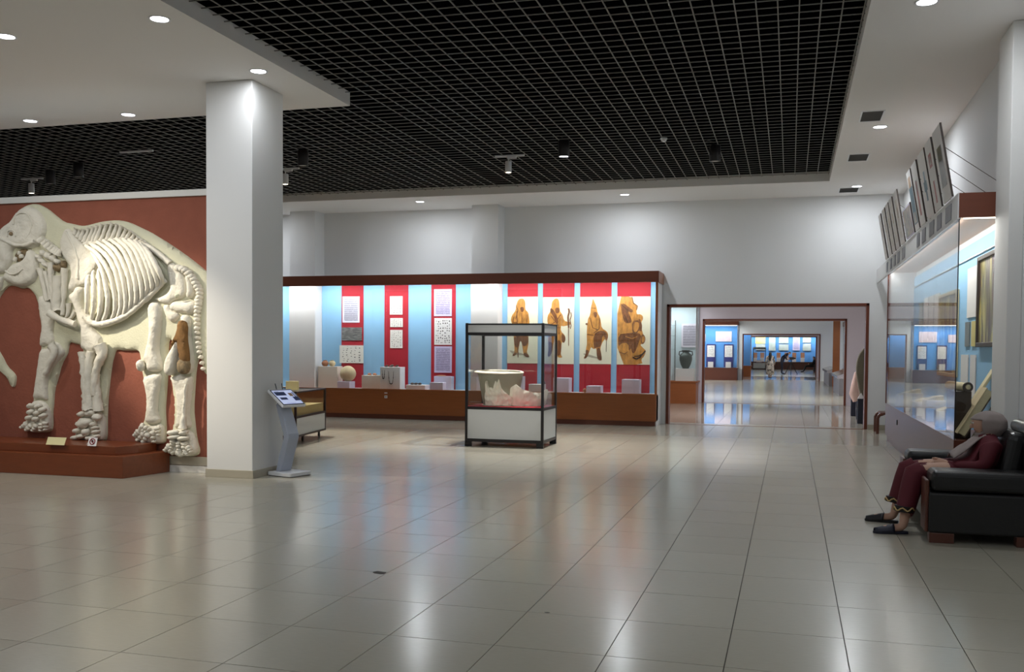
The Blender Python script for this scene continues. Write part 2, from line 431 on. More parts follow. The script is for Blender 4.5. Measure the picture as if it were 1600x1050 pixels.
# pilasters of the back wall, columns
for x0, x1 in ((-6.807, -6.2), (-11.281, -10.636), (-15.76, -15.1)):
    struct(mesh('wall_pilaster', MB().box(x0, x1, 20.45, YB, 0, ZC), 'wall_paint'))
c1 = struct(mesh('wall_column', MB().box(-6.807, -6.18, 10.297, 11.03, 0, ZC), 'column_paint', bevel=.008))
c1['label'] = 'square white column beside the skeleton relief'
struct(mesh('baseboard_column', MB().box(-6.82, -6.166, 10.283, 11.044, 0, .095), 'skirting', bevel=.003))
c2 = struct(mesh('wall_column', MB().box(2.0, XR, 10.33, 10.99, 0, ZC), 'column_paint', bevel=.008))
struct(mesh('baseboard_back', MB().box(D1+.03, XR, YB-.015, YB, 0, .1), 'skirting'))
# ceilings: white plasterboard bands around a black deck with an open grid
CE = struct(mesh('ceiling', MB().box(XL, XR, YF, YB, 5.5, 5.6).box(XL, .75, 19.13, 19.2, 4.935, 5.5).box(.68, .75, YF, 19.13, 4.935, 5.5).box(-5.7, -5.63, YF, 11.72, 4.935, 5.5).box(XL, -5.7, 11.65, 11.72, 4.935, 5.5), 'black_deck'))
struct(mesh('ceiling_slab', MB().box(XL, -5.605, YF, 11.75, ZC, 4.93), 'ceiling_paint'))
struct(mesh('ceiling_band_right', MB().box(.65, XR, YF, YB, ZC, 4.93), 'ceiling_paint'))
struct(mesh('ceiling_band_back', MB().box(XL, .65, 19.1, YB, ZC, 4.93), 'ceiling_paint'))
struct(mesh('ceiling_band_front', MB().box(-5.605, .65, YF, 1.2, ZC, 4.93), 'ceiling_paint'))
def shared(nm, mb, m):
    me = bpy.data.meshes.new(nm); me.from_pydata([tuple(v) for v in mb.v], [], mb.f); me.materials.append(MATS[m]); return me
GZ, GH, GW = 4.885, .009, .013
def bars(x0, x1, y0, y1):
    mx = shared('grid_bar', MB().box(x0, x1, -GW/2, GW/2, GZ, GZ+GH), 'grid_bar')
    y = math.ceil(y0/.2)*.2
    while y < y1-.01:
        o = bpy.data.objects.new('grid_bar', mx); COL.objects.link(o); o.parent = CE; o.location = (0, y, 0); y += .2
def rails(x0, x1, y0, y1):
    my = shared('grid_bar', MB().box(-GW/2, GW/2, y0, y1, GZ-.003, GZ+GH-.003), 'grid_bar')
    x = math.ceil(x0/.2)*.2+.03
    while x < x1-.01:
        o = bpy.data.objects.new('grid_bar', my); COL.objects.link(o); o.parent = CE; o.location = (x, 0, 0); x += .2
bars(-5.6, .65, 3.0, 11.75); bars(-17, .65, 11.8, 19.1)
rails(-5.6, .65, 3.0, 19.1); rails(-17, -5.6, 11.75, 19.1)

# the rooms beyond
wall_with_door('wall_second_room', 30.0, 30.25, -9.2, 3.4, 3.7, 'lilac_wall', -2.55, 1.56, 2.52)
door_frame(2, 30.0, 30.25, a=-2.55, b=1.56, h=2.52)
wall_with_door('wall_third_room', 54.5, 54.75, -9.2, 3.4, 3.7, 'wall_paint', -2.5, 1.52, 2.5)
door_frame(3, 54.5, 54.75, a=-2.5, b=1.52, h=2.5)
wall_with_door('wall_fourth_room', 62.8, 63.05, -9.2, 3.4, 3.7, 'lilac_wall', -2.42, 1.54, 2.5)
door_frame(4, 62.8, 63.05, a=-2.42, b=1.54, h=2.5)
struct(mesh('wall_far_left', MB().box(-9.2, -9, YB+.27, YE, -.1, 3.7), 'wall_paint'))
struct(mesh('wall_far_right', MB().box(3.2, 3.4, YB+.27, YE, -.1, 3.7), 'wall_paint'))
struct(mesh('wall_far_end', MB().box(-9.2, 3.4, YE, YE+.2, -.1, 3.7), 'wall_paint'))
struct(mesh('ceiling_far', MB().box(-9.2, 3.4, YB+.27, YE, 3.6, 3.7), 'ceiling_paint'))
def room_fill(x, y, p, col, place):  # added fill panels, set out of sight to brighten the far rooms
    r = thing('fill_lamp', 'added flat square fill lamp %s' % place, 'lamp', (x, y, 3.6))
    mesh('lamp_frame', MB().box(x-.62, x+.62, y-.62, y+.62, 3.57, 3.6), 'white_metal', r)
    mesh('diffuser', MB().box(x-.58, x+.58, y-.58, y+.58, 3.56, 3.57), 'lens_far', r)
    light('AREA', 'lamp_light', (x, y, 3.55), p, col, r, sx=1.2, sy=1.2)
room_fill(-1.2, 24.3, P_ROOM*2.3, (.98, .95, 1), 'just behind the first doorway')
room_fill(1.2, 33.0, P_ROOM*.8, (1, 1, 1), 'just behind the second doorway')
room_fill(-2.4, 34.4, P_ROOM*3, (1, 1, 1), 'in the long room, a few steps behind the second doorway')
room_fill(-7.6, 43, P_ROOM*4, (1, 1, 1), 'in the middle of the long room, by its side wall')
room_fill(-7.6, 50, P_ROOM*5, (1, 1, 1), 'by the side wall, near the bright blue showcase')
room_fill(-.5, 56.4, P_ROOM*.9, (1, .97, 1), 'just behind the third doorway')
room_fill(-.5, 65.5, P_ROOM*1.5, (1, 1, 1), 'just behind the fourth doorway')
room_fill(-7.8, 76, P_ROOM*2.5, (1, 1, 1), 'by the side wall of the last room')

# ------------------------------------------------------------------ lamps of the hall
def downlight(x, y, label, power=P_DOWN, col=(.9, .945, 1), lit='lens_lit', group='recessed downlights in the white ceiling bands'):
    r = thing('recessed_downlight', label, 'downlight', (x, y, ZC), group)
    mesh('trim_ring', MB().lathe([(.085, 0), (.105, 0), (.108, -.006), (.1, -.01), (.085, -.004)], (x, y, ZC), 24), 'white_metal', r, smooth=1.)
    mesh('lens', MB().lathe([(.0, -.005), (.06, -.006), (.086, -.003)], (x, y, ZC), 24), lit, r, smooth=1.)
    light('AREA', 'lamp_light', (x, y, ZC-.014), power, col, r, sx=.17)
S = 'over the skeleton relief'
downlight(-7.8, 8.25, 'round lit downlight in the white ceiling slab, out from the skeleton relief')
downlight(-5.93, 8.2, 'round lit downlight near the long free edge of the white ceiling slab')
downlight(-5.93, 10.02, 'round lit downlight in front of the head of the square white column', P_DOWN*.4)
downlight(-10.37, 11.4, 'round lit downlight by the back edge of the slab, further from the column')
downlight(-8.77, 11.43, 'round lit downlight by the back edge of the slab, nearer to the column')
downlight(-7.74, 19.7, 'round lit downlight above the striped red and blue part of the long case')
downlight(-3.3, 19.77, 'round lit downlight above the warrior posters of the long case')
downlight(1.176, 19.8, 'round lit downlight beside an air vent in the ceiling corner by the doorway')
downlight(1.164, 14.68, 'round lit downlight in the side ceiling band, between two air vents')
downlight(1.137, 9.59, 'round lit downlight in the side ceiling band above the black sofa')
for x, y, lab in ((1.14, 4.5, 'in the side ceiling band, next before the sofa'), (-7.8, 4.6, 'in the slab, two steps out from the skeleton relief'), (-5.93, 4.6, 'near the free slab edge, out from the column'), (-10.4, 8.25, 'in the slab, out from the trunk of the relief'), (-12.2, 19.7, 'above the hidden end of the long case'), (1.14, -.6, 'at the entrance end of the side ceiling band'), (-5.93, .8, 'near the free edge of the slab at its entrance end'), (-9.6, .8, 'deep in the slab at its entrance end')):
    downlight(x, y, 'round lit downlight '+lab)
# ------------------------------------------------------------------ lamps and fittings under the grid
def cylinder_spot(x, y, lit, label, power=P_TRACK, z0=GZ, target=None):
    r = thing('cylinder_spotlight', label, 'spotlight', (x, y, z0), 'black cylinder spotlights under the grid')
    mesh('housing', MB().lathe([(0, 0), (.085, 0), (.09, -.02), (.09, -.25), (.082, -.26), (.075, -.245)], (x, y, z0), 22), 'black_metal', r, smooth=.7)
    mesh('lens', MB().lathe([(0, -.243), (.077, -.246)], (x, y, z0), 22), 'lens_lit' if lit else 'lens_off', r)
    mesh('cable', MB().tube([(x-.02, y, z0+.05), (x-.1, y, z0+.09), (x-.18, y, z0+.06)], .008, 6), 'black_metal', r)
    if lit: light('SPOT', 'lamp_light', (x, y, z0-.28), power, (1, .97, .93), r, target, size=.05, angle=math.radians(85 if target is None or target[2] == 0 else 17), blend=.7)
cylinder_spot(-3.5, 15.1, True, 'lit black cylinder spotlight above the glass case with the vessel', target=(-3.6, 15.1, 0))
cylinder_spot(-1.22, 16.05, False, 'unlit black cylinder spotlight under the grid, nearest the doorway')
cylinder_spot(-7.92, 14.8, False, 'unlit black cylinder spotlight under the grid just beside the white column')
cylinder_spot(-12.42, 14.8, False, 'unlit black cylinder spotlight above the relief, alone with a curled cable')
cylinder_spot(-13.47, 15.3, False, 'unlit black cylinder spotlight above the relief, next to a white track light')
cylinder_spot(-3.0, 7.5, True, 'added lit black cylinder spotlight, out of view, brightening the vessel cabinet', 700., target=(-4.35, 15.3, 1.0))  # extra spotlight, added out of view to brighten the vessel
def track_spot(x, y, label, power=P_TRACK, target=None, lit=True):
    r = thing('track_spotlight', label, 'spotlight', (x, y, GZ), 'white track spotlights under the grid')
    mesh('track', MB().box(x-.24, x+.28, y-.018, y+.018, GZ-.03, GZ), 'white_metal', r, bevel=.003)
    mesh('adapter', MB().box(x-.02, x+.14, y-.016, y+.016, GZ-.065, GZ-.03), 'white_metal', r, bevel=.003)
    mesh('stem', MB().tube([(x, y, GZ-.06), (x, y, GZ-.12)], .012, 8), 'white_metal', r, smooth=1.)
    mesh('head', MB().lathe([(0, -.11), (.05, -.11), (.055, -.12), (.055, -.29), (.05, -.3), (.045, -.285)], (x, y, GZ), 18), 'white_metal', r, smooth=.7)
    mesh('lens', MB().lathe([(0, -.288), (.047, -.288)], (x, y, GZ), 18), 'lens_warm' if lit else 'lens_off', r)
    if lit: light('SPOT', 'lamp_light', (x, y, GZ-.31), power, (1, .93, .82), r, target, size=.04, angle=math.radians(60), blend=.7)
track_spot(-4.67, 15.98, 'white track spotlight above the glass case with the vessel', P_TRACK*.4, (-4.4, 15.4, 0))
track_spot(-9.0, 16.15, 'white track spotlight just behind the white column', P_TRACK*1.2, (-8.0, 15.2, 0))
track_spot(-14.45, 15.9, 'white track spotlight above the relief, beside a black cylinder light', P_TRACK*.3)
tr = tag(centre(mesh('light_track', MB().box(-11.0, -10.35, 14.1, 14.14, GZ-.03, GZ), 'white_metal', bevel=.003)), 'bare short white light track above the relief without a lamp', 'track')
# the spotlight that the relief is lit by hangs under the slab
def slab_spot(x, y, label, power, target, ang, col=(1, .9, .74)):
    r = thing('slab_spotlight', label, 'spotlight', (x, y, ZC), 'spotlights under the ceiling slab')
    mesh('mount', MB().lathe([(0, 0), (.06, 0), (.06, -.025), (0, -.025)], (x, y, ZC), 18), 'white_metal', r, smooth=.7)
    mesh('stem', MB().tube([(x, y, ZC-.02), (x, y, ZC-.14)], .012, 8), 'white_metal', r, smooth=1.)
    d = (Vector(target)-Vector((x, y, ZC-.2))).normalized()
    mesh('head', MB().lathe([(0, -.1), (.055, -.1), (.06, -.08), (.06, .1), (.05, .1), (.045, .08), (0, .08)], (x, y, ZC-.2), 18, d), 'white_metal', r, smooth=.7)
    light('SPOT', 'lamp_light', Vector((x, y, ZC-.2))+d*.13, power, col, r, target, size=.04, angle=math.radians(ang), blend=.85)
slab_spot(-11.0, 8.0, 'white spotlight under the ceiling slab aimed at the ribs of the relief', 1600., (-7.55, 10.5, 1.72), 28)
slab_spot(-10.4, 6.4, 'white spotlight under the ceiling slab washing the whole relief', 230., (-8.0, 10.5, 1.35), 62)
# smoke detector, vents
sd = thing('smoke_detector', 'small white round smoke detector under the black grid', 'smoke detector', (-1.95, 15.3, GZ))
mesh('base', MB().lathe([(0, 0), (.055, 0), (.055, -.02), (0, -.02)], (-1.95, 15.3, GZ), 18), 'white_metal', sd, smooth=.7)
mesh('dome', MB().lathe([(.045, -.02), (.04, -.045), (.02, -.06), (0, -.062)], (-1.95, 15.3, GZ), 18), 'white_metal', sd, smooth=1.)
for x0, x1, y0, y1, lab in ((.87, 1.13, 13.7, 14.28, 'grey air vent in the side ceiling band, furthest from the doorway wall'),
                            (.87, 1.16, 16.6, 17.18, 'grey air vent in the side ceiling band, halfway along the side case'),
                            (.88, 1.22, 19.95, 20.5, 'grey air vent in the ceiling corner above the doorway wall')):
    r = thing('air_vent', lab, 'vent', ((x0+x1)/2, (y0+y1)/2, ZC), 'ceiling air vents')
    f = .02
    mesh('vent_frame', MB().box(x0-f, x1+f, y0-f, y0, ZC-.008, ZC).box(x0-f, x1+f, y1, y1+f, ZC-.008, ZC).box(x0-f, x0, y0, y1, ZC-.008, ZC).box(x1, x1+f, y0, y1, ZC-.008, ZC), 'white_metal', r)
    mesh('backing', MB().box(x0, x1, y0, y1, ZC-.002, ZC), 'vent_grey', r)
    n = 9
    for k in range(n):
        yy = y0+(y1-y0)*(k+.5)/n
        mesh('slat', MB().obox(((x0+x1)/2, yy, ZC-.004), ((x1-x0)/2, 0, 0), (0, .018, .003), (0, 0, .0012)), 'vent_grey', r)

# ================================================================== skeleton relief
from mathutils.noise import noise as noise3
YW = 10.575                                     # face of the relief wall
RX1 = -6.815
rw = struct(mesh('wall_relief', MB().box(-13.2, RX1, YW, YW+.3, 0, 3.45), 'terracotta'))
rw['label'] = 'terracotta red rough plaster wall behind the skeleton relief'
struct(mesh('trim_1', MB().box(-13.2, RX1, YW-.03, YW+.31, 3.45, 3.53), 'skirting_white', bevel=.004))
struct(mesh('baseboard_relief', MB().box(-13.2, RX1, YW-.02, YW, .09, .2), 'skirting', bevel=.004))
struct(mesh('baseboard_relief_white', MB().box(-13.2, RX1, YW-.035, YW, 0, .085), 'skirting_white', bevel=.004))

def chaikin(p, n=1, closed=True):
    for _ in range(n):
        q = []
        m = len(p)
        if not closed: q.append(p[0])
        for i in range(m if closed else m-1):
            a, b = p[i], p[(i+1) % m]
            q += [(a[0]*.75+b[0]*.25, a[1]*.75+b[1]*.25), (a[0]*.25+b[0]*.75, a[1]*.25+b[1]*.75)]
        if not closed: q.append(p[-1])
        p = q
    return p
def inside(p, x, y):
    r = False; j = len(p)-1
    for i in range(len(p)):
        xi, yi = p[i]; xj, yj = p[j]
        if (yi > y) != (yj > y) and x < (xj-xi)*(y-yi)/(yj-yi)+xi: r = not r
        j = i
    return r
def edge_dist(p, x, y):
    b = 1e9
    for i in range(len(p)):
        x1, y1 = p[i-1]; x2, y2 = p[i]; dx, dy = x2-x1, y2-y1; l = dx*dx+dy*dy
        t = 0 if l < 1e-12 else max(0, min(1, ((x-x1)*dx+(y-y1)*dy)/l))
        d = (x-x1-dx*t)**2+(y-y1-dy*t)**2
        if d < b: b = d
    return math.sqrt(b)
YP = YW-.05                                      # face of the silhouette plate
def P2(x, y): v = onY(x, y, YP); return (min(v.x, RX1-.004), v.z)
def pillow(name, pxs, h, w, y0, m, parent, step=.035, smooth_n=1, lumps=0., px_in=True):
    poly = chaikin([P2(*q) for q in pxs] if px_in else pxs, smooth_n)
    xs = [p[0] for p in poly]; zs = [p[1] for p in poly]
    pts = list(poly); nb = len(poly)
    x = min(xs)+step*.5; row = 0
    def ring(f):
        pass
    while x < max(xs):
        z = min(zs)+step*(.25 if row % 2 else .75)
        while z < max(zs):
            if inside(poly, x, z) and edge_dist(poly, x, z) > step*.3: pts.append((x, z))
            z += step
        x += step*.87; row += 1
    # a ring just inside the outline keeps the rounded edge crisp
    for i in range(nb):
        a, b, c = poly[i-1], poly[i], poly[(i+1) % nb]
        tx, tz = c[0]-a[0], c[1]-a[1]; l = math.hypot(tx, tz) or 1
        for s in (1, -1):
            q = (b[0]-tz/l*s*w*.18, b[1]+tx/l*s*w*.18)
            if inside(poly, *q): pts.append(q); break
    vs, es, fs, *_ = delaunay_2d_cdt([Vector(p) for p in pts], [], [list(range(nb))], 1, 1e-5)
    V = []
    for v in vs:
        d = edge_dist(poly, v.x, v.y); t = min(d/(w*.6), 1)
        k = math.sqrt(max(0, 1-(1-t)**2))
        n = 0
        if lumps and t > .2: n = 2.2*lumps*(noise3(Vector((v.x*11, v.y*11, h*50)))+.6*noise3(Vector((v.x*26, v.y*26, h*50))))
        V.append((v.x, y0-h*(.55 if lumps else 1)*(.7*k+.3*t)-n*t, v.y))
    me = bpy.data.meshes.new(name); off = wloc(parent)
    # skirt so that the piece is a solid of its own
    n0 = len(V); me.from_pydata([tuple(Vector(v)-off) for v in V], [], [tuple(f) for f in fs]); me.validate()
    bm = bmesh.new(); bm.from_mesh(me); bm.normal_update()
    be = [e for e in bm.edges if e.is_boundary]
    r = bmesh.ops.extrude_edge_only(bm, edges=be)
    for g in r['geom']:
        if isinstance(g, bmesh.types.BMVert): g.co.y = y0+.03-off.y
    bmesh.ops.recalc_face_normals(bm, faces=bm.faces); bm.to_mesh(me); bm.free()
    return link(name, me, m, parent, smooth=.9)
def bone_tube(name, pts, r, parent, m='relief_bone', y=.03, seg=8, sub=1):
    """a rounded bone lying half sunk in the plate, along a line of picture points; r in metres"""
    q = chaikin(pts, sub, False) if len(pts) > 2 else pts
    n = len(q); rr = r if isinstance(r, (list, tuple)) else [r]*2
    R = [rr[0]+(rr[-1]-rr[0])*i/(n-1) for i in range(n)] if len(rr) == 2 else [rr[min(int(i/(n-1)*(len(rr)-1)), len(rr)-1)] for i in range(n)]
    P = [Vector((P2(*c)[0], YP-y, P2(*c)[1])) for c in q]
    # resample, knobbly ends, uneven surface
    Q, S = [], []
    for i in range(len(P)-1):
        k = max(1, int((P[i+1]-P[i]).length/.035))
        for j in range(k): Q.append(P[i].lerp(P[i+1], j/k)); S.append(R[i]+(R[i+1]-R[i])*j/k)
    Q.append(P[-1]); S.append(R[-1]); n = len(Q)
    S = [s*(1+.16*abs(2*i/(n-1)-1)**3) for i, s in enumerate(S)]
    mb = MB().tube(Q, S, seg)
    for v in mb.v: v += Vector((noise3(v*19), noise3(v*19+Vector((5, 0, 0))), noise3(v*19+Vector((0, 9, 0)))))*.3*max(R)
    return mesh(name, mb, m, parent, smooth=1.2)
def toe(a, b, r, parent, y):
    """a row of three short toe bones"""
    for k, t in enumerate((.08, .5, .9)):
        c = (a[0]+(b[0]-a[0])*t, a[1]+(b[1]-a[1])*t); f = 1-.2*k
        x0, z0 = P2(*a); x1, z1 = P2(*b); rot = math.atan2(-(x1-x0), z1-z0); L = math.hypot(x1-x0, z1-z0)
        lump('toe_bone', c, r*f*1.05, max(r*.7, L*.24)*f, parent, r*1.15, rot, y=y, noise=.1)
def lump(name, c, rx, rz, parent, ry=.035, rot=0., m='relief_bone', y=.02, noise=.05):
    x, z = P2(*c); mb = MB().blob((x, YP-y, z), rx, ry, rz, 12, 8, rot)
    for v in mb.v: v += Vector((noise3(v*24), noise3(v*24+Vector((5, 0, 0))), noise3(v*24+Vector((0, 9, 0)))))*.3*min(rx, rz)*(1+noise*4)
    return mesh(name, mb, m, parent, smooth=1.6)

RL = thing('skeleton_relief', 'pale plaster relief of an elephant-like skeleton on the red wall', 'relief', (-8.6, YW, .3))
SIL = [(-14, 374), (0, 363), (5.5, 352.4), (11, 350), (16.4, 347), (22, 336), (33, 323), (44, 318), (55, 318), (62, 320.5), (72, 326), (84, 336), (97, 346.5), (110, 349), (122, 352), (130, 352), (140, 349.5), (155, 345.5),
       (172, 343.5), (185, 343.5), (200, 347), (215, 354), (232, 362), (247, 371), (263, 381), (285, 396), (305, 411), (318, 422), (328, 432), (331, 460), (331, 520), (328, 560), (324, 586), (317, 584), (313, 566), (310.5, 552),
       (304, 575), (302, 605), (300, 640), (302, 660), (304, 680), (307, 695), (309.5, 702), (309, 710), (300, 714), (285, 713.5), (270, 712), (262, 709), (258, 703), (259, 699), (264, 690), (268, 672), (270, 640), (268, 610), (265, 588),
       (263, 575), (265, 563), (268, 545), (266, 529), (261, 532), (260, 551), (260.5, 570), (259, 594), (257, 620), (255.5, 640), (257, 663), (257, 684), (255.5, 693), (240, 695), (226.5, 693.6), (215, 690), (210, 683), (209, 679), (213, 672),
       (220.5, 664.7), (225, 651), (226, 620), (225, 603.7), (221, 588), (219, 574), (218, 563.6), (216, 551), (213, 547.5), (190, 548), (180, 546), (177, 550), (171.8, 569), (167.6, 605), (165.5, 626), (164.5, 657), (164.5, 684.5), (161, 690), (134, 690),
       (119.4, 685.5), (118, 678), (123.5, 663.5), (129, 644.7), (133, 621.6), (133, 592), (131, 569), (129, 554.5), (127, 545), (127, 539), (121.5, 538.8), (113, 536.7), (105.7, 534), (103.6, 546), (102.7, 552.4), (93, 569), (88, 590), (82, 609),
       (80.7, 634), (79, 644.6), (79.7, 668), (76.5, 675), (63, 676.5), (42, 675.7), (34, 668.8), (37.7, 661), (47, 650), (50, 626), (51, 613), (55.6, 592), (57.7, 569), (62, 546), (63, 527), (62, 506), (58, 487), (55, 465), (48, 455), (40.5, 449), (31, 451),
       (20, 446.6), (11, 445.5), (0, 457), (-12, 480), (-20, 510), (-12, 538), (0, 556), (8, 573), (19, 583), (22.5, 590), (20, 605), (14.7, 605), (8.4, 590), (0, 583), (-18, 565), (-36, 530), (-44, 480), (-36, 420)]
plate = pillow('silhouette_plate', SIL, .05, .05, YW, 'relief_plate', RL, step=.07)
def B(name, pts, h=.07, w=.06, m='relief_bone', step=.035, sn=1, lumps=.004, par=None): return pillow(name, pts, h, w, YP, m, par or RL, step, sn, lumps)
skull = B('skull', [(-30, 400), (-15, 372), (0, 361), (7, 353), (12, 350), (18, 346), (25, 334), (34, 325), (44, 322), (55, 325), (66, 334), (73, 348), (73.5, 360), (71, 369), (66, 376), (62, 384), (51, 389), (41, 386.5), (30, 386.5), (23, 388), (20, 395), (22, 406), (18, 413), (8, 428), (0, 427), (-22, 446)], .13, .12, lumps=.008)
bone_tube('temple_ridge', [(27, 352), (29, 340), (38, 333), (50, 335), (56, 346), (55, 362), (48, 373)], (.01, .01), skull, y=.075)
lump('socket_shade', (24, 366), .035, .03, skull, .02, m='relief_stone', y=.068)  # dark brown lump: the shade inside the eye hole, put in as colour
bone_tube('socket_rim', [(18, 370), (18, 362), (24, 360), (30, 363), (31, 370)], (.01, .01), skull, y=.075)
bone_tube('cheek_bone', [(6, 372), (16, 378), (30, 384), (45, 384), (60, 378)], (.02, .024), skull, y=.07)
B('tusk_root', [(-20, 438), (7.6, 430), (6, 440), (0, 455), (-14, 470), (-30, 460)], .08, .06)
jaw = B('lower_jaw', [(44, 392), (50, 389), (56, 395), (61, 407), (62, 417), (60, 432), (53, 443), (35, 449), (18, 444), (7, 437), (8, 430), (17, 416.6), (26, 409.5), (36, 408), (42, 400)], .15, .11, lumps=.008)
bone_tube('jaw_ridge', [(16, 424), (24, 430), (34, 428), (44, 420)], (.012, .012), jaw, y=.082)
B('tooth_rock', [(24, 398), (31, 390), (40, 388.5), (46, 391.5), (44, 400), (36, 411), (28, 410)], .05, .04, 'relief_stone', lumps=.02)
for c in ((28, 406), (38, 401), (35, 396)): lump('tooth', c, .03, .03, RL, .03, y=.05)
for k, (a, b) in enumerate((((66, 378), (72, 372)), ((72, 383), (78, 376)), ((77, 388), (84, 380)), ((82, 392), (88, 384)), ((87, 395), (92, 387)), ((91, 397), (96, 389)), ((95, 399), (99, 391)))):
    bone_tube('neck_vertebra', [a, b], (.04, .026), RL, y=.05)
for c, rx, rz in (((63, 402), .06, .03), ((70, 396), .055, .04), ((68, 408), .08, .03), ((78, 400), .06, .05), ((74, 414), .075, .03), ((86, 405), .06, .05), ((92, 409), .05, .035)):
    lump('neck_process', c, rx, rz, RL, .06, rot=-.5)
lump('neck_rock', (93, 419), .08, .045, RL, .05, m='relief_stone', noise=.15)
lump('neck_rock', (102, 413), .035, .05, RL, .05, m='relief_stone', noise=.15)
for pts, r in (([(65, 420), (70, 440), (76, 470)], (.04, .03)), ([(73, 424), (78, 445), (82, 468)], (.03, .025)), ([(82, 411), (83, 440), (86, 472)], (.045, .03)), ([(94, 430), (93, 455), (91, 478), (93, 487)], (.075, .06)), ([(104, 420), (103, 445), (102, 470), (100, 492)], (.045, .025)), ([(110, 474), (110, 486), (106, 496)], (.035, .02)), ([(120, 486), (116, 495), (110, 500)], (.03, .018))):
    bone_tube('front_rib', pts, r, RL, y=.03)
bone_tube('breastbone', [(86, 489), (96, 496), (108, 502), (126, 507)], (.045, .04), RL, y=.1)
B('shoulder_blade', [(103, 359), (107, 356.5), (112, 359), (121, 368), (130, 377), (137, 384), (150, 392), (162, 400), (162, 408), (153, 420), (147, 428), (142, 438), (137, 446), (130, 447), (123, 448), (117, 455), (111, 456), (108, 450), (112, 436), (114, 424), (110, 413), (101, 402), (97, 392), (95, 378), (99, 369)], .11, .06, lumps=.006)
bone_tube('blade_spine', [(108, 362), (120, 385), (128, 408), (126, 436)], (.012, .025), RL, y=.058)
# far front leg
B('upper_arm_bone', [(60, 464), (72, 460), (79, 468), (87, 489), (85, 508), (83, 520), (86, 531), (80, 543), (74, 538), (70, 541), (63, 541), (64, 525), (67, 510), (63, 490)], .1, .08)
B('forearm_bone', [(64, 545), (75, 545), (85, 533), (95, 537), (102, 550), (97, 558), (85, 573), (76, 590), (75, 612), (76, 627), (64, 622), (52, 625), (56, 600), (60, 570)], .1, .07)
bone_tube('elbow_bone', [(88, 540), (95, 548), (86, 566), (78, 585)], (.06, .03), RL, y=.09)
f1 = B('foot_block', [(50, 628), (62, 624), (74, 629), (79, 645), (79, 668), (76, 674), (42, 674.5), (35.5, 668), (38.5, 661), (47, 650)], .09, .06)
for a, b in (((47, 662), (38, 668)), ((54, 664), (46, 672)), ((62, 664), (56, 673)), ((70, 662), (69, 673)), ((76, 660), (76, 672))): toe(a, b, .04, f1, .085-.03)
for c in ((54, 634), (66, 634), (54, 643), (64, 645), (72, 640), (73, 649), (52, 652), (62, 654)): lump('ankle_bone', c, .06, .032, f1, .05, .3, y=.07)
# near front leg
B('upper_arm_bone', [(121, 447), (128, 447), (133, 453), (129, 466), (132, 483), (140, 493), (145, 510), (152, 518), (160, 527), (161, 535), (163, 543), (150, 552), (140, 553), (134, 545), (128, 546), (129, 524), (126, 508), (121, 492), (117, 476), (109, 466), (111, 459), (117, 456)], .15, .1, lumps=.006)
bone_tube('forearm_bone', [(134, 550), (137, 575), (140, 605), (143, 640)], (.05, .07), RL, y=.06)
bone_tube('forearm_bone', [(148, 549), (145, 575), (145, 605), (146, 640)], (.05, .07), RL, y=.07)
bone_tube('elbow_bone', [(162, 541), (168, 553), (160, 568), (155, 585), (153, 620)], (.08, .035), RL, y=.08)
bone_tube('forearm_bone', [(153, 585), (155, 610), (158, 642)], (.05, .06), RL, y=.05)
f2 = B('foot_block', [(129, 642), (145, 638), (160, 643), (164, 657), (164, 684), (160, 689), (134, 689), (120, 684), (119, 677), (125, 662)], .1, .07)
for c, rx, rz in (((134, 646), .07, .035), ((147, 645), .08, .045), ((158, 651), .06, .05), ((138, 660), .13, .06), ((153, 662), .05, .03), ((126, 672), .06, .03), ((141, 674), .06, .05), ((134, 681), .09, .03), ((155, 668), .06, .025), ((156, 674), .06, .025), ((156, 681), .06, .03), ((146, 684), .05, .03), ((124, 683), .06, .03)):
    lump('toe', c, rx, rz, f2, .06, .2, y=.075)
# rib cage
ribs = [[(146, 432), (149, 450), (148.5, 472), (141, 493)], [(153, 425), (158, 443), (160, 462), (157, 483), (147, 503)], [(161, 422), (168, 443), (171, 465), (167, 487), (156, 505)],
        [(150, 394), (163, 408), (174, 428), (180, 455), (180, 475), (174, 493), (164, 504)], [(140, 385), (160, 395), (174, 410), (185, 430), (191, 460), (189, 485), (177, 502)],
        [(148, 382), (170, 393), (185, 409), (196, 432), (200, 460), (197, 485), (186, 500)], [(158, 379), (180, 391), (194, 408), (204, 432), (207, 458), (205, 482), (195, 497)],
        [(168, 377), (190, 390), (203, 408), (213, 432), (216, 455), (213, 475), (204, 491)], [(178, 375), (200, 388), (212, 406), (221, 430), (224, 452), (221, 470), (212, 483)],
        [(188, 374), (208, 386), (220, 404), (229, 427), (232, 447), (230, 463), (222, 476)], [(198, 374), (217, 386), (228, 402), (236, 423), (240, 440), (238, 455), (230, 468)],
        [(207, 375), (226, 387), (236, 402), (244, 421), (247, 437), (246, 449), (237, 463)], [(216, 378), (233, 390), (243, 404), (250, 420), (254, 433), (254, 442), (247, 454)],
        [(225, 382), (241, 394), (250, 407), (257, 420), (261, 431), (261, 437), (256, 446)]]
for i, r in enumerate(ribs):
    q = chaikin(r, 2, False); n = len(q); P = []
    for k, c in enumerate(q):
        t = k/(n-1); x, z = P2(*c); P.append(Vector((x, YP-.02-.13*math.sin(math.pi*min(1, .12+t*.85)), z)))
    mb = MB().tube(P, [.023+.011*math.sin(math.pi*k/(n-1)) for k in range(n)], 8)
    for v in mb.v: v += Vector((noise3(v*22), 0, noise3(v*22+Vector((0, 9, 0)))))*.009
    mesh('rib', mb, 'relief_bone', RL, smooth=1.2)
bone_tube('rib_margin', [(140, 494), (148, 505), (160, 507), (178, 504), (198, 496), (216, 482), (235, 466), (250, 452), (262, 438)], (.05, .03), RL, y=.06, sub=2)
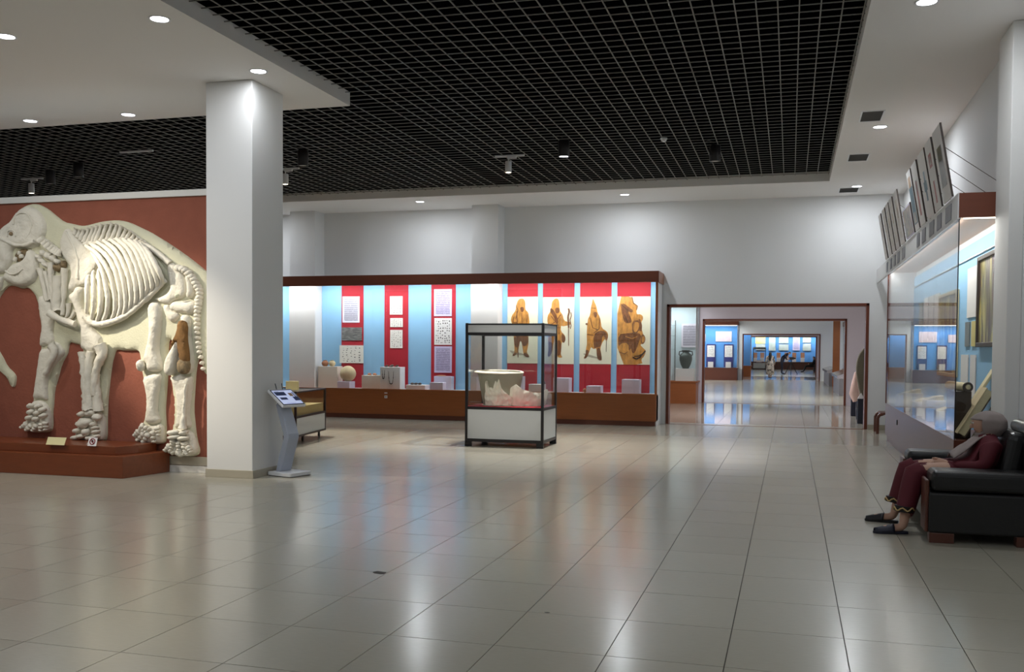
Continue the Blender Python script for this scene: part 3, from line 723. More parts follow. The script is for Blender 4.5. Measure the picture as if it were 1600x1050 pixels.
B('chest_web', [(146, 432), (160, 414), (190, 400), (225, 392), (250, 405), (262, 432), (240, 460), (210, 484), (180, 502), (155, 505), (142, 493), (147, 470)], .03, .1, 'relief_plate', step=.06)
tips = [(122, 358), (128, 359.5), (134, 359), (142, 357), (149, 355), (155, 353), (162, 351), (170, 349.5), (178, 349), (186, 351), (193, 354), (200, 358), (207, 361.5), (213, 366), (219, 371), (224, 375), (229, 378)]
base = [(119, 366), (124, 371), (129, 375), (134, 379), (140, 381), (147, 380), (153, 378), (161, 376.5), (170, 375.5), (178, 374.5), (186, 374), (194, 373.5), (201, 374), (208, 375.5), (215, 377.5), (221, 379), (226, 381)]
for a, b in zip(base, tips): bone_tube('back_spine', [a, ((a[0]+b[0])/2, (a[1]+b[1])/2), b], [.028, .022, .034], RL, y=.035, sub=1)
bone_tube('backbone', [(134, 382), (150, 380), (170, 377), (195, 374.5), (215, 378), (232, 384), (250, 397), (268, 412)], (.03, .035), RL, y=.03)
# pelvis, hind legs
B('hip_blade', [(264, 409), (272, 411), (281, 417), (290, 431), (293, 449), (291, 461), (285, 467), (275, 468), (267, 475), (255, 475), (246, 469), (241, 466), (252, 464), (264, 458), (268, 449), (265.5, 437), (263, 423)], .1, .06, lumps=.006)
B('seat_bone', [(290, 430), (297, 428), (305, 446), (305.5, 461), (298, 467.5), (292, 464), (294, 449)], .12, .06)
B('hip_joint', [(267, 476), (273, 470.5), (290, 470), (303, 469.5), (309, 475), (307, 486), (297, 493), (290, 488), (283, 490), (273, 486), (267, 483)], .13, .08)
B('pubic_bone', [(255, 477), (265, 475), (268, 484), (282, 490), (279, 499), (270, 505), (261, 496)], .09, .05)
lump('hip_hollow', (284, 463), .03, .03, RL, .03, m='relief_plate', y=.1)
B('thigh_bone', [(236, 473), (243, 470.5), (252, 475), (254.5, 490), (253, 510), (250, 533), (249.5, 551), (254, 563), (255, 579), (243, 582), (231, 580), (230, 566), (225, 563), (228, 551), (234, 525), (234, 498), (232, 484)], .15, .1, lumps=.008)
lump('knee_cap', (225, 571), .05, .07, RL, .07, .1, y=.06)
B('shin_bone', [(223, 589), (240, 583), (254, 584), (252, 598), (248, 620), (247, 646), (254, 657), (243, 664), (227, 660), (230, 646), (230, 613)], .13, .09, lumps=.006)
f3 = B('foot_block', [(222, 664), (240, 665), (255, 661), (257, 684), (255, 692), (240, 693.5), (226, 692), (215, 688.5), (210.5, 682), (213, 674)], .1, .07)
for a, b in (((226, 665), (240, 671)), ((222, 674), (215, 680)), ((230, 677), (219, 688)), ((236, 678), (228, 691)), ((243, 675), (246, 691)), ((250, 668), (253, 680)), ((224, 670), (234, 675))): toe(a, b, .04, f3, .09-.03)
th = B('thigh_bone', [(283, 492), (295, 491), (300, 499), (299, 521), (302, 539), (303.5, 563), (302, 580), (294, 586), (285, 580), (280, 577), (275, 585), (268, 587), (263.5, 579), (265, 567), (266, 560), (271, 548), (281, 521), (284, 508)], .12, .08)
pillow('exposed_core', [(286, 503), (292, 500), (299, 506), (298, 530), (301, 548), (302, 566), (296, 570), (288, 562), (286, 545), (285, 531), (276, 544), (271, 549), (276, 535), (284, 520)], .05, .03, YP-.09, 'relief_core', th)
pillow('knee_core', [(285, 562), (296, 559), (303, 566), (302, 580), (294, 586), (285, 580)], .06, .05, YP-.09, 'relief_stone', th)
pillow('thigh_wedge', [(285, 530), (287, 545), (283, 563), (281, 576), (275, 585), (268, 587), (264, 579), (265, 567), (267, 560), (275, 545)], .07, .05, YP-.08, 'relief_bone', th)
B('shin_bone', [(266, 589), (275, 587), (283, 583), (290, 589), (300, 587), (300.5, 597), (297, 630), (296.5, 651), (300, 666), (295, 670), (289, 668), (281, 667), (274, 670), (277, 657), (277, 620), (272, 602)], .12, .08, lumps=.006)
bone_tube('calf_bone', [(298, 600), (295, 625), (294, 650), (292, 668)], [.02, .02, .035, .05], RL, y=.09)
f4 = B('foot_block', [(272, 672), (283, 668), (300, 672), (307, 693), (309, 705), (303, 711), (285, 712.5), (268, 709.5), (259.5, 703), (260.5, 698), (268, 690)], .1, .07)
for c, rx, rz in (((277, 675), .09, .035), ((293, 675), .06, .035), ((278, 682), .1, .03), ((292, 684), .09, .03)): lump('ankle_bone', c, rx, rz, f4, .06, .15, y=.08)
for a, b in (((276, 688), (273, 700)), ((270, 696), (263, 704)), ((284, 690), (285, 703)), ((293, 692), (294, 704)), ((299, 698), (304, 706)), ((267, 699), (276, 708)), ((284, 706), (288, 711)), ((294, 706), (298, 709))): toe(a, b, .045, f4, .09-.03)
tail = [(282, 419.5), (287, 420.5), (292, 423), (297, 427), (301, 432.5), (305, 437), (308, 442.4), (310.5, 448), (313, 453), (313.6, 458.4), (313, 464.5), (312.5, 470), (312, 475), (311, 481), (310, 487), (309.7, 493), (309.6, 499), (309.6, 506), (309.6, 513), (309.6, 520), (310, 528), (311, 536), (312, 543), (313, 550), (315, 558), (317, 567), (319, 576)]
for i, c in enumerate(tail):
    k = 1-.55*i/len(tail); lump('tail_vertebra', c, .062*k, .036*k+.006, RL, .06*k+.01, y=.02)

# stage in front of the relief
ST = thing('display_stage', 'low stepped brown wooden stage under the skeleton relief', 'stage', (-10, 10.0, 0))
mesh('lower_step', MB().prism([(-13.2, 9.785), (-7.615, 9.785), (-7.5, 10.47), (-7.5, YW-.04), (-13.2, YW-.04)], 0, .262), 'stage_wood', ST, bevel=.006)
mesh('upper_step', MB().prism([(-13.2, 9.9), (-7.8, 9.9), (-7.69, 10.18), (-7.69, YW-.04), (-13.2, YW-.04)], .262, .365), 'stage_wood', ST, bevel=.006)
# cards on the stage
p = onZ(86, 695, .365)
nc = thing('name_card', 'small cream caption card leaning on the wooden stage', 'card', (p.x, p.y, .365))
mesh('card', MB().obox((p.x, p.y+.02, .365+.043), (.135, 0, 0), (0, .02, .045), (0, .002, -.001)), 'card_cream', nc)
mesh('holder', MB().obox((p.x+.17, p.y+.05, .39), (.03, .0, -.03), (0, .03, 0), (0.003, 0, .003)), 'glass_case', nc)
p = onZ(143, 697, .365)
sg = thing('no_touching_sign', 'small white sign with a red prohibition ring on the stage', 'sign', (p.x, p.y, .365))
mesh('card', MB().obox((p.x, p.y+.02, .365+.05), (.062, 0, 0), (0, .015, .05), (0, .002, -.0006)), 'sign_white', sg)
up = Vector((0, .015, .05)).normalized(); nrm = Vector((0, -.957, .287))
def ringpt(a, r): return Vector((p.x, p.y+.02, .418))+Vector((1, 0, 0))*r*math.cos(a)+up*r*math.sin(a)+nrm*.004
mesh('ring', MB().tube([ringpt(2*math.pi*k/24, .035) for k in range(25)], .0055, 6, False), 'sign_red', sg)
mesh('slash', MB().tube([ringpt(2.3, .034), ringpt(2.3+math.pi, .034)], .005, 6), 'sign_red', sg)
mesh('hand_symbol', MB().blob(ringpt(0, 0), .016, .003, .02, 10, 6), 'slipper_black', sg)
mesh('stand', MB().obox((p.x-.075, p.y+.03, .4), (.018, 0, .02), (0, .01, .012), (.001, 0, .001)), 'sign_white', sg)
# ================================================================== long wall case
YG = 20.1                                       # glass front of the long case
def xat(u, Y, v=520): return onY(u, v, Y).x
XE = -2.655                                     # right end
WC = thing('long_showcase', 'long glass wall showcase with brown base and red and blue striped back', 'showcase', (-8, 20.4, 0))
mesh('base', MB().box(-15.0, XE, YG, 20.44, .1, .655), 'case_wood', WC, bevel=.005)
mesh('kick_board', MB().box(-15.0, XE-.02, YG+.025, 20.4, 0, .1), 'case_wood_dark', WC)
mesh('base_ledge', MB().box(-15.0, XE+.025, YG-.02, YG+.03, .64, .67), 'case_wood', WC, bevel=.004)
mesh('fascia', MB().box(-15.0, XE+.03, YG-.03, YG+.02, 2.985, 3.215), 'case_wood_dark', WC, bevel=.004)
mesh('fascia_return', MB().box(XE-.01, XE+.03, YG+.02, YB-.005, 2.985, 3.215), 'case_wood', WC)
mesh('case_roof', MB().box(-15.0, XE, YG+.02, 20.44, 3.03, 3.06).box(-6.19, XE, 20.44, YB-.03, 3.03, 3.06).box(-10.62, -6.82, 20.44, YB-.03, 3.03, 3.06), 'wall_paint', WC)
mesh('case_floor', MB().box(-6.19, XE-.03, 20.44, YB-.03, .6, .655).box(-10.62, -6.82, 20.44, YB-.03, .6, .655).box(-15, -11.29, 20.44, YB-.03, .6, .655), 'white_cloth', WC)
mesh('end_post', MB().box(XE-.035, XE+.01, YG, YG+.07, .67, 2.985), 'case_wood', WC, bevel=.003)
mesh('end_panel', MB().box(XE-.03, XE, YG+.07, YB-.03, 0, 2.985), 'wall_paint', WC)
# glass panes with their joints where the photograph shows them
jx = [-15.0]+[xat(u, YG) for u in (471, 536, 603, 669, 742, 806, 877, 947)]+[XE-.035]
for a, b in zip(jx, jx[1:]):
    mesh('glass_pane', MB().box(a+.003, b-.003, YG+.012, YG+.02, .665, 2.99), 'glass_case', WC)
YK = 20.78
strips = [(425, 441, 'blue'), (441, 454, 'blue'), (500, 534, 'blue'), (534, 568, 'red'), (568, 601, 'blue'), (601, 638, 'red'), (638, 666, 'blue'), (666, 674, 'blue'), (674, 712, 'red'), (712, 737, 'blue'),
          (784, 793, 'blue'), (793, 840, 'red'), (840, 848, 'blue'), (848, 897, 'red'), (897, 906, 'blue'), (906, 955, 'red'), (955, 964, 'blue'), (964, 1016, 'red'), (1016, 1025, 'blue')]
for a, b, c in strips:
    xa, xb = xat(a, YK), xat(b, YK)
    if a == 500: xa = -10.62
    if b == 454: xb = -11.29
    if b == 737: xb = -6.82
    if a == 784: xa = -6.19
    if b == 1025: xb = XE-.035
    mesh('backing_panel', MB().box(xa, xb, YK-(.012 if c == 'red' else 0), YK+.03, .655, 3.03), c+'_cloth', WC)
for x0, x1 in ((-6.812, -6.195), (-11.286, -10.631)):
    mesh('pilaster_cover', MB().box(x0, x1, 20.432, 20.446, .655, 3.03), 'white_cloth', WC)
    mesh('pilaster_cover', MB().box(x1, x1+.008, 20.446, YK, .655, 3.03), 'white_cloth', WC)
mesh('light_strip', MB().box(-14.9, XE-.06, YG+.03, YG+.07, 2.995, 3.02), 'strip_lit', WC)
for a, b in ((-14.9, -10.7), (-10.6, -6.7), (-6.6, XE-.1)):
    light('AREA', 'strip_light', ((a+b)/2, YG+.1, 2.99), P_CASE*(b-a), (.95, .97, 1), WC, ((a+b)/2, YG+.6, 1.9), sx=b-a, sy=.06)
for k, (v, c) in enumerate(((614, 'sign_white'), (620, 'sign_white'))):
    q = onY(603, v, YG-.001)
    t = mesh('key_plate', MB().box(q.x-.035, q.x+.035, YG-.006, YG, q.z-(.012 if k == 0 else .03), q.z+(.012 if k == 0 else .03)), c, WC, bevel=.002)
    if k: mesh('keyhole', MB().lathe([(0, 0), (.012, 0), (.012, .003), (0, .003)], (q.x, YG-.006, q.z), 10, (0, -1, 0)), 'dark_find', t)

def flat(name, u0, v0, u1, v1, Y, m, label, cat, group=None, th=.012):
    """a sheet hanging flat on the back of the case"""
    a, b = onY(u0, v0, Y), onY(u1, v1, Y)
    o = mesh(name, MB().box(a.x, b.x, Y-th, Y, b.z, a.z), m)
    return tag(centre(o), label, cat, group)
YS = YK-.012
G1 = 'sheets hung in the long showcase'
flat('information_sheet', 535.5, 463.5, 562, 504, YS, 'text_white', 'white text panel at the top of the first red strip', 'panel', G1)
flat('photo_print', 534.5, 511.5, 565.5, 532, YS, 'grey_photo', 'grey landscape photo print between a text panel and a drawing sheet', 'photo', G1)
flat('drawing_sheet', 531, 539.5, 568, 567.5, YS, 'finds_sheet', 'wide cream sheet with two columns of drawn finds above the stone ball', 'sheet', G1)
flat('drawing_sheet', 609.5, 463, 629, 491.5, YS, 'finds_sheet', 'upright white sheet with drawn blades at the top of the middle red strip', 'sheet', G1)
flat('drawing_sheet', 610, 497, 629.5, 511, YS, 'finds_sheet', 'small wide white sheet of drawings in the middle of its red strip', 'sheet', G1)
flat('drawing_sheet', 610, 515.5, 629, 544, YS, 'finds_sheet', 'upright white sheet of sparse drawings, lowest on the middle red strip', 'sheet', G1)
flat('information_sheet', 678.5, 452, 706, 494, YS, 'text_lilac', 'lilac text panel at the very top of the third red strip', 'panel', G1)
flat('drawing_sheet', 679, 497, 706, 539, YS, 'finds_dense', 'white sheet crowded with black drawn tools between two lilac text panels', 'sheet', G1)
flat('information_sheet', 679, 541, 706, 582.5, YS, 'text_lilac', 'lilac text panel under the sheet crowded with drawn tools', 'panel', G1)

# ---- the four posters of warriors, printed on cream paper
def cr1(x, y): return (780+x/5.83, 440+y/5.83)
def cr2(x, y): return (895+x/5.833, 440+y/5.833)
def poster(u0, v0, u1, v1, label, layers, cr):
    a, b = onY(u0, v0, YS), onY(u1, v1, YS)
    r = thing('warrior_poster', label, 'poster', ((a.x+b.x)/2, YS, b.z), 'tall posters in the long showcase')
    mesh('paper', MB().box(a.x, b.x, YS-.008, YS, b.z, a.z), 'poster_paper', r)
    for i, (nm, m, kind, pts) in enumerate(layers):
        y = YS-.0085-.0006*i
        if kind == 'poly':
            P = [onY(*cr(*q), y) for q in chaikin(pts, 1)]
            mb = MB().sheet([(p.x, y, p.z) for p in P], (0, -.0006, 0))
        else:
            P = [onY(*cr(*q), y) for q in pts]; mb = MB()
            for s, e in zip(P, P[1:]):
                d = Vector((e.x-s.x, 0, e.z-s.z)); n = Vector((-d.z, 0, d.x)).normalized()*kind*.5
                mb.sheet([(s.x+n.x, y, s.z+n.z), (e.x+n.x, y, e.z+n.z), (e.x-n.x, y, e.z-n.z), (s.x-n.x, y, s.z-n.z)], (0, -.0006, 0))
        mesh(nm, mb, m, r)
    return r
poster(793.3, 464, 840, 568, 'cream poster of a hooded warrior standing with a spear, furthest from the doorway', [
    ('ground_shadow', 'print_shadow', 'poly', [(85, 620), (150, 640), (230, 660), (230, 672), (130, 668)]),
    ('figure', 'print_orange', 'poly', [(200, 152), (226, 158), (238, 190), (236, 235), (242, 262), (265, 280), (272, 330), (278, 380), (268, 440), (266, 500), (268, 560), (258, 610), (250, 645), (278, 682), (262, 694), (225, 676), (214, 610), (203, 545), (188, 545), (178, 610), (165, 650), (140, 678), (115, 674), (142, 640), (136, 560), (130, 490), (132, 400), (105, 365), (113, 312), (150, 265), (155, 215), (172, 165)]),
    ('trousers', 'print_brown', 'poly', [(132, 488), (264, 488), (268, 550), (240, 590), (212, 585), (202, 545), (188, 545), (176, 600), (140, 596)]),
    ('beard', 'print_brown', 'poly', [(190, 232), (226, 232), (224, 268), (208, 280), (194, 268)]),
    ('fold', 'print_brown', 6/5.83*.016, [(155, 215), (170, 262), (150, 340)]), ('fold', 'print_brown', .014, [(205, 285), (210, 400)]), ('fold', 'print_brown', .014, [(255, 300), (250, 400), (262, 480)]), ('fold', 'print_brown', .016, [(135, 320), (125, 370), (160, 372)]),
    ('feet', 'print_brown', 'poly', [(115, 674), (142, 645), (165, 650), (140, 680)]), ('feet', 'print_brown', 'poly', [(222, 650), (250, 650), (278, 682), (262, 694), (226, 676)]),
    ('spear', 'print_brown', .02, [(160, 270), (172, 690)])], cr1)
poster(848.8, 464.5, 896.5, 569, 'cream poster of a bearded warrior holding up a bow', [
    ('ground_shadow', 'print_shadow', 'poly', [(425, 660), (520, 690), (560, 700), (500, 680)]),
    ('figure', 'print_orange', 'poly', [(505, 155), (535, 153), (545, 175), (550, 230), (553, 272), (578, 300), (590, 355), (625, 368), (650, 366), (652, 392), (620, 400), (580, 408), (562, 400), (560, 450), (600, 490), (605, 530), (588, 562), (570, 545), (566, 620), (560, 662), (578, 692), (545, 694), (524, 676), (524, 570), (508, 520), (492, 570), (482, 645), (458, 688), (438, 680), (450, 612), (444, 520), (460, 450), (438, 375), (440, 310), (464, 278), (478, 220), (480, 185)]),
    ('beard', 'print_brown', 'poly', [(508, 238), (552, 238), (548, 282), (528, 292), (512, 280)]),
    ('quiver', 'print_brown', 'poly', [(466, 240), (490, 250), (530, 320), (540, 380), (520, 380), (490, 310), (464, 275)]),
    ('bag', 'print_brown', 'poly', [(572, 468), (602, 498), (604, 535), (588, 562), (570, 545), (566, 500)]),
    ('trousers', 'print_brown', 'poly', [(445, 540), (492, 560), (482, 645), (458, 688), (438, 680), (450, 612)]), ('trousers', 'print_brown', 'poly', [(524, 530), (566, 540), (564, 640), (545, 680), (524, 660)]),
    ('fold', 'print_brown', .016, [(470, 310), (540, 400), (545, 480)]), ('fold', 'print_brown', .016, [(560, 300), (520, 360), (460, 400)]), ('fold', 'print_brown', .014, [(440, 420), (560, 420)]),
    ('bow', 'print_brown', .035, [(630, 245), (640, 270), (626, 320), (634, 420)]), ('bow', 'print_brown', .018, [(652, 280), (658, 310), (645, 350), (655, 400), (648, 430)]), ('arrow', 'print_brown', .014, [(632, 250), (632, 585)])], cr1)
poster(906.4, 464, 955, 569, 'cream poster of a warrior in a pointed cap carrying hides', [
    ('ground_shadow', 'print_shadow', 'poly', [(85, 650), (170, 670), (250, 700), (200, 700), (120, 680)]),
    ('figure', 'print_orange', 'poly', [(183, 148), (198, 185), (216, 225), (226, 285), (245, 320), (256, 360), (262, 425), (315, 455), (324, 500), (306, 548), (292, 520), (266, 562), (252, 602), (250, 655), (268, 716), (242, 718), (220, 692), (215, 602), (190, 618), (166, 592), (150, 642), (126, 697), (95, 704), (118, 662), (120, 620), (130, 560), (126, 480), (134, 350), (160, 300), (164, 240), (174, 200)]),
    ('beard', 'print_brown', 'poly', [(188, 276), (224, 278), (220, 318), (206, 332), (192, 318)]),
    ('hides', 'print_brown', 'poly', [(188, 482), (240, 446), (300, 452), (322, 500), (306, 545), (290, 500), (270, 490), (262, 560), (250, 596), (216, 602), (192, 612)]),
    ('boots', 'print_brown', 'poly', [(118, 618), (152, 632), (128, 697), (96, 704), (118, 662)]), ('boots', 'print_brown', 'poly', [(216, 604), (250, 604), (268, 716), (242, 718), (220, 692)]),
    ('fold', 'print_brown', .016, [(160, 330), (180, 420), (230, 440)]), ('fold', 'print_brown', .016, [(245, 330), (240, 430), (190, 470)]), ('fold', 'print_brown', .016, [(128, 480), (190, 490)]), ('fold', 'print_dark', .012, [(306, 540), (304, 640)]), ('pouch', 'print_brown', 'poly', [(116, 378), (136, 378), (136, 398), (116, 394)]), ('fold', 'print_brown', .014, [(168, 240), (210, 245)])], cr2)
poster(964.8, 463.5, 1015.5, 570, 'orange and cream poster of a warrior with a shield leading a horse', [
    ('ground', 'print_orange', 'poly', [(408, 136), (540, 136), (545, 165), (552, 195), (590, 222), (578, 260), (584, 300), (612, 296), (638, 312), (640, 345), (622, 370), (632, 462), (664, 520), (650, 568), (610, 572), (640, 605), (668, 628), (650, 684), (622, 708), (640, 757), (406, 757)]),
    ('horse_head', 'print_brown', 'poly', [(436, 196), (446, 208), (466, 196), (520, 240), (552, 262), (540, 285), (500, 268), (530, 330), (540, 372), (490, 384), (462, 356), (446, 280)]),
    ('horse_body', 'print_brown', 'poly', [(412, 482), (500, 470), (560, 462), (628, 478), (600, 560), (566, 650), (542, 656), (530, 600), (512, 640), (506, 560), (440, 560), (420, 600)]),
    ('warrior', 'print_brown', 'poly', [(540, 360), (600, 350), (632, 380), (628, 462), (602, 440), (580, 480), (540, 470)]),
    ('warrior_coat', 'print_orange', 'poly', [(556, 372), (600, 366), (604, 420), (576, 466), (552, 450)]),
    ('head', 'print_orange', 'poly', [(596, 312), (618, 298), (638, 316), (636, 346), (612, 360), (598, 342)]), ('beard', 'print_brown', 'poly', [(598, 340), (620, 346), (616, 372), (602, 366)]),
    ('shield', 'print_brown', 'poly', [(628, 480), (650, 484), (664, 520), (652, 562), (630, 572), (616, 536)]), ('shield_face', 'print_orange', 'poly', [(634, 496), (648, 500), (656, 522), (646, 552), (632, 556), (626, 530)]),
    ('torn_edge', 'print_dark', .03, [(545, 690), (580, 706), (612, 690), (636, 660), (662, 630)]), ('torn_edge', 'print_dark', .02, [(560, 680), (600, 678), (650, 650)]), ('torn_edge', 'print_brown', .02, [(540, 140), (552, 195), (590, 222), (580, 260)]),
    ('fold', 'print_dark', .014, [(450, 215), (500, 262)]), ('fold', 'print_dark', .014, [(470, 300), (500, 370)]), ('fold', 'print_brown', .014, [(420, 640), (470, 660), (500, 640)]), ('fold', 'print_orange', .016, [(480, 500), (540, 520), (590, 500)])], cr2)

# ---- pedestals and finds standing on the case floor
ZF = .655
def pedestal(u0, u1, v0, Y, m, label, d=.3, group='display blocks in the long showcase'):
    a, b = onY(u0, v0, Y), onY(u1, v0, Y)
    o = mesh('display_block', MB().box(a.x, b.x, Y, min(Y+d, YS-.02), ZF, (a.z+b.z)/2), m, bevel=.006)
    tag(centre(o), label, 'block', group); return o, (a.x+b.x)/2, (a.z+b.z)/2
_, x1, z1 = pedestal(497, 527, 572.5, 20.46, 'cream_cloth', 'cream cloth covered block carrying two small clay pots')
def small_pot(x, y, z, s, m, label):
    o = mesh('clay_pot', MB().lathe([(0, 0), (.05*s, 0), (.085*s, .04*s), (.1*s, .09*s), (.085*s, .13*s), (.05*s, .155*s), (.06*s, .175*s), (.05*s, .172*s), (.04*s, .15*s), (0, .04*s)], (x, y, z), 18), m, smooth=1.2)
    return tag(centre(o), label, 'pot', 'small pots in the long showcase')
q = onY(508, 570, 20.55); small_pot(q.x, 20.55, z1, .82, 'clay_pot', 'small reddish clay pot on the cream block')
q = onY(519, 570, 20.55); small_pot(q.x, 20.55, z1, .82, 'pale_stone', 'small pale yellow clay pot on the cream block')
_, x2, z2 = pedestal(527, 546, 596, 20.3, 'lilac_cloth', 'small lilac white block under the round stone ball')
q = onY(544, 584, 20.45)
o = mesh('stone_ball', MB().blob((q.x, 20.44, z2+.178), .195, .15, .18, 18, 12, 0, .02), 'pale_stone', smooth=1.4); tag(centre(o), 'round pale stone ball on a small white block', 'stone')
_, x3, z3 = pedestal(565, 594, 586.5, 20.34, 'cream_cloth', 'low cream block carrying two small dark finds')
for u in (578, 586):
    q = onY(u, 586, 20.5); o = mesh('dark_find', MB().blob((q.x, 20.48, z3+.02), .05, .04, .03, 10, 6, 0, .12), 'clay_pot', smooth=1.4); tag(centre(o), 'small reddish brown find lying on the low cream block', 'find', 'finds on the low cream block')
_, x4, z4 = pedestal(594, 625, 573.5, 20.3, 'white_cloth', 'tall white block with a dark bead necklace on its front')
for k, (u, v, w, h) in enumerate(((611, 580, 8, 22), (599, 578, 4, 15))):
    P = []
    for i in range(13):
        t = i/12; P.append(onY(u-w/2+w*t, v+h*(1-(2*t-1)**4)*.9, 20.294))
    r = thing('bead_necklace', ('long' if k == 0 else 'short')+' dark bead necklace hanging on the tall white block', 'necklace', P[0])
    mesh('cord', MB().tube(P, .004, 5), 'dark_find', r)
    for pnt in P[1:-1]: mesh('bead', MB().blob(pnt, .011, .009, .011, 8, 5), 'dark_find', r)
for u, s in ((604, .04), (612, .055), (620, .045)):
    q = onY(u, 570, 20.45); o = mesh('bronze_fragment', MB().blob((q.x, 20.45, z4+s*.45), s*1.1, s*.7, s*.5, 10, 6, .3, .15), 'dark_find', smooth=1.4); tag(centre(o), 'dark bronze fragment lying on top of the tall white block', 'fragment', 'bronze fragments on the tall block')
_, x5, z5 = pedestal(634, 664, 601.5, 20.36, 'white_cloth', 'long low white block with brown flat fragments')
for k in range(3):
    q = onY(644+6*k, 600, 20.5); o = mesh('flat_fragment', MB().blob((q.x, 20.5, z5+.022), .045, .05, .025, 10, 6, 0, .12), 'dark_find', smooth=1.4); tag(centre(o), 'brown flat fragment on the long low white block', 'fragment', 'flat fragments on the low block')
pedestal(671.5, 692, 597.5, 20.26, 'lilac_cloth', 'small lilac white block in front of a taller one under a text panel', .22)
_, x6, z6 = pedestal(678, 705, 588, 20.5, 'lilac_cloth', 'lilac white block right under the lower lilac text panel', .2)
q = onY(690, 587, 20.6); o = mesh('flat_fragment', MB().blob((q.x, 20.6, z6+.008), .12, .05, .02, 10, 6, 0, .1), 'clay_pot', smooth=1.4); tag(centre(o), 'thin reddish fragment on the block under the text panel', 'fragment')
pedestal(810, 817, 588, 20.5, 'lilac_cloth', 'narrow white block under the poster of the warrior with a spear', .2)
_, x7, z7 = pedestal(826, 848, 600.5, 20.36, 'white_cloth', 'low white block with a tiny pot between two warrior posters')
small_pot(x7+.15, 20.5, z7, .4, 'dark_find', 'tiny dark pot on the low white block between posters')
pedestal(864, 889, 590.5, 20.42, 'lilac_cloth', 'square white block under the poster of the warrior with a bow')
pedestal(916, 938.5, 603, 20.4, 'lilac_cloth', 'low white block under the poster of the pointed cap warrior')
q = onY(913, 606, 20.45); o = mesh('pink_stone', MB().blob((q.x, 20.5, ZF+.05), .04, .04, .05, 10, 6, 0, .1), 'clay_pot', smooth=1.4); tag(centre(o), 'small pinkish stone beside the low white block', 'stone')
pedestal(971.5, 999, 593, 20.42, 'lilac_cloth', 'square white block under the poster of the warrior with a horse')

# ================================================================== free standing glass case
GX0, GX1, GY0, GY1 = -5.065, -3.752, 14.92, 15.84
GC = thing('glass_cabinet', 'free standing glass cabinet with black frame and grey panels', 'cabinet', ((GX0+GX1)/2, (GY0+GY1)/2, 0))
t = .042
for x in (GX0, GX1-t):
    for y in (GY0, GY1-t):
        mesh('post', MB().box(x, x+t, y, y+t, .06, 1.995), 'black_metal', GC, bevel=.003)
        mesh('foot', MB().box(x-.0, x+.11 if x == GX0 else x+t, y, y+t, .0, .075) if x == GX0 else MB().box(x-.07, x+t, y, y+t, 0, .075), 'black_metal', GC)
def frame_ring(nm, z0, z1, inset=.004):
    for bx in ((GX0+t, GX1-t, GY0+inset, GY0+t, z0, z1), (GX0+t, GX1-t, GY1-t, GY1-inset, z0, z1), (GX0+inset, GX0+t, GY0+t, GY1-t, z0, z1), (GX1-t, GX1-inset, GY0+t, GY1-t, z0, z1)):
        mesh(nm, MB().box(*bx), 'black_metal', GC)
frame_ring('bottom_rail', .075, .125); frame_ring('middle_rail', .6, .645); frame_ring('upper_rail', 1.8, 1.845); frame_ring('top_rail', 1.965, 1.99)
for z0, z1, nm in ((.125, .6, 'lower_panel'), (1.845, 1.965, 'upper_panel')):
    for bx in ((GX0+t, GX1-t, GY0+.01, GY0+.022, z0, z1), (GX0+t, GX1-t, GY1-.022, GY1-.01, z0, z1), (GX0+.01, GX0+.022, GY0+t, GY1-t, z0, z1), (GX1-.022, GX1-.01, GY0+t, GY1-t, z0, z1)):
        mesh(nm, MB().box(*bx), 'grey_panel', GC)
for bx in ((GX0+t, GX1-t, GY0+.012, GY0+.018, .645, 1.8), (GX0+t, GX1-t, GY1-.018, GY1-.012, .645, 1.8), (GX0+.012, GX0+.018, GY0+t, GY1-t, .645, 1.8), (GX1-.018, GX1-.012, GY0+t, GY1-t, .645, 1.8)):
    mesh('glass_pane', MB().box(*bx), 'glass_case', GC)
mesh('bed', MB().box(GX0+.022, GX1-.022, GY0+.022, GY1-.022, .62, .647), 'red_felt', GC)
mesh('bottom_board', MB().box(GX0+.022, GX1-.022, GY0+.022, GY1-.022, .1, .12), 'black_metal', GC)
mesh('top_glass', MB().box(GX0+.02, GX1-.02, GY0+.02, GY1-.02, 1.97, 1.976), 'glass_case', GC)
# ---- the broken vessel in it
vx, vy, vz = -4.61, 15.4, .647
VE = thing('broken_vessel', 'big broken grey clay vessel patched with rough white plaster', 'vessel', (vx, vy, vz))
prof_o = [(.27, 0), (.285, .02), (.3, .1), (.335, .3), (.365, .48), (.385, .535)]
mb = MB(); seg = 48
inner = [(.355, .535), (.335, .48), (.3, .3), (.27, .1), (.2, .03), (0, .03)]
mb.lathe([(0, 0)]+prof_o+inner, (vx, vy, vz), seg)
mesh('vessel_wall', mb, 'vessel_clay', VE, smooth=.8)
rim = MB(); o0 = []
pr = [(.375, .53), (.405, .535), (.42, .55), (.405, .566), (.375, .572), (.345, .566), (.345, .535)]
rim.lathe(pr+[pr[0]], (vx-.02, vy, vz), seg)
for v in rim.v:
    a = math.atan2(v.y-vy, v.x-vx); r = math.hypot(v.y-vy, v.x-vx)
    if r > .38: k = 1-.1*max(0, math.sin(a*2+2.2))+.02*math.sin(a*9); v.x = vx+(v.x-vx)*k; v.y = vy+(v.y-vy)*k
    v.z += .012*math.sin(a-.6)
mesh('rim', rim, 'vessel_plaster', VE, smooth=.8)
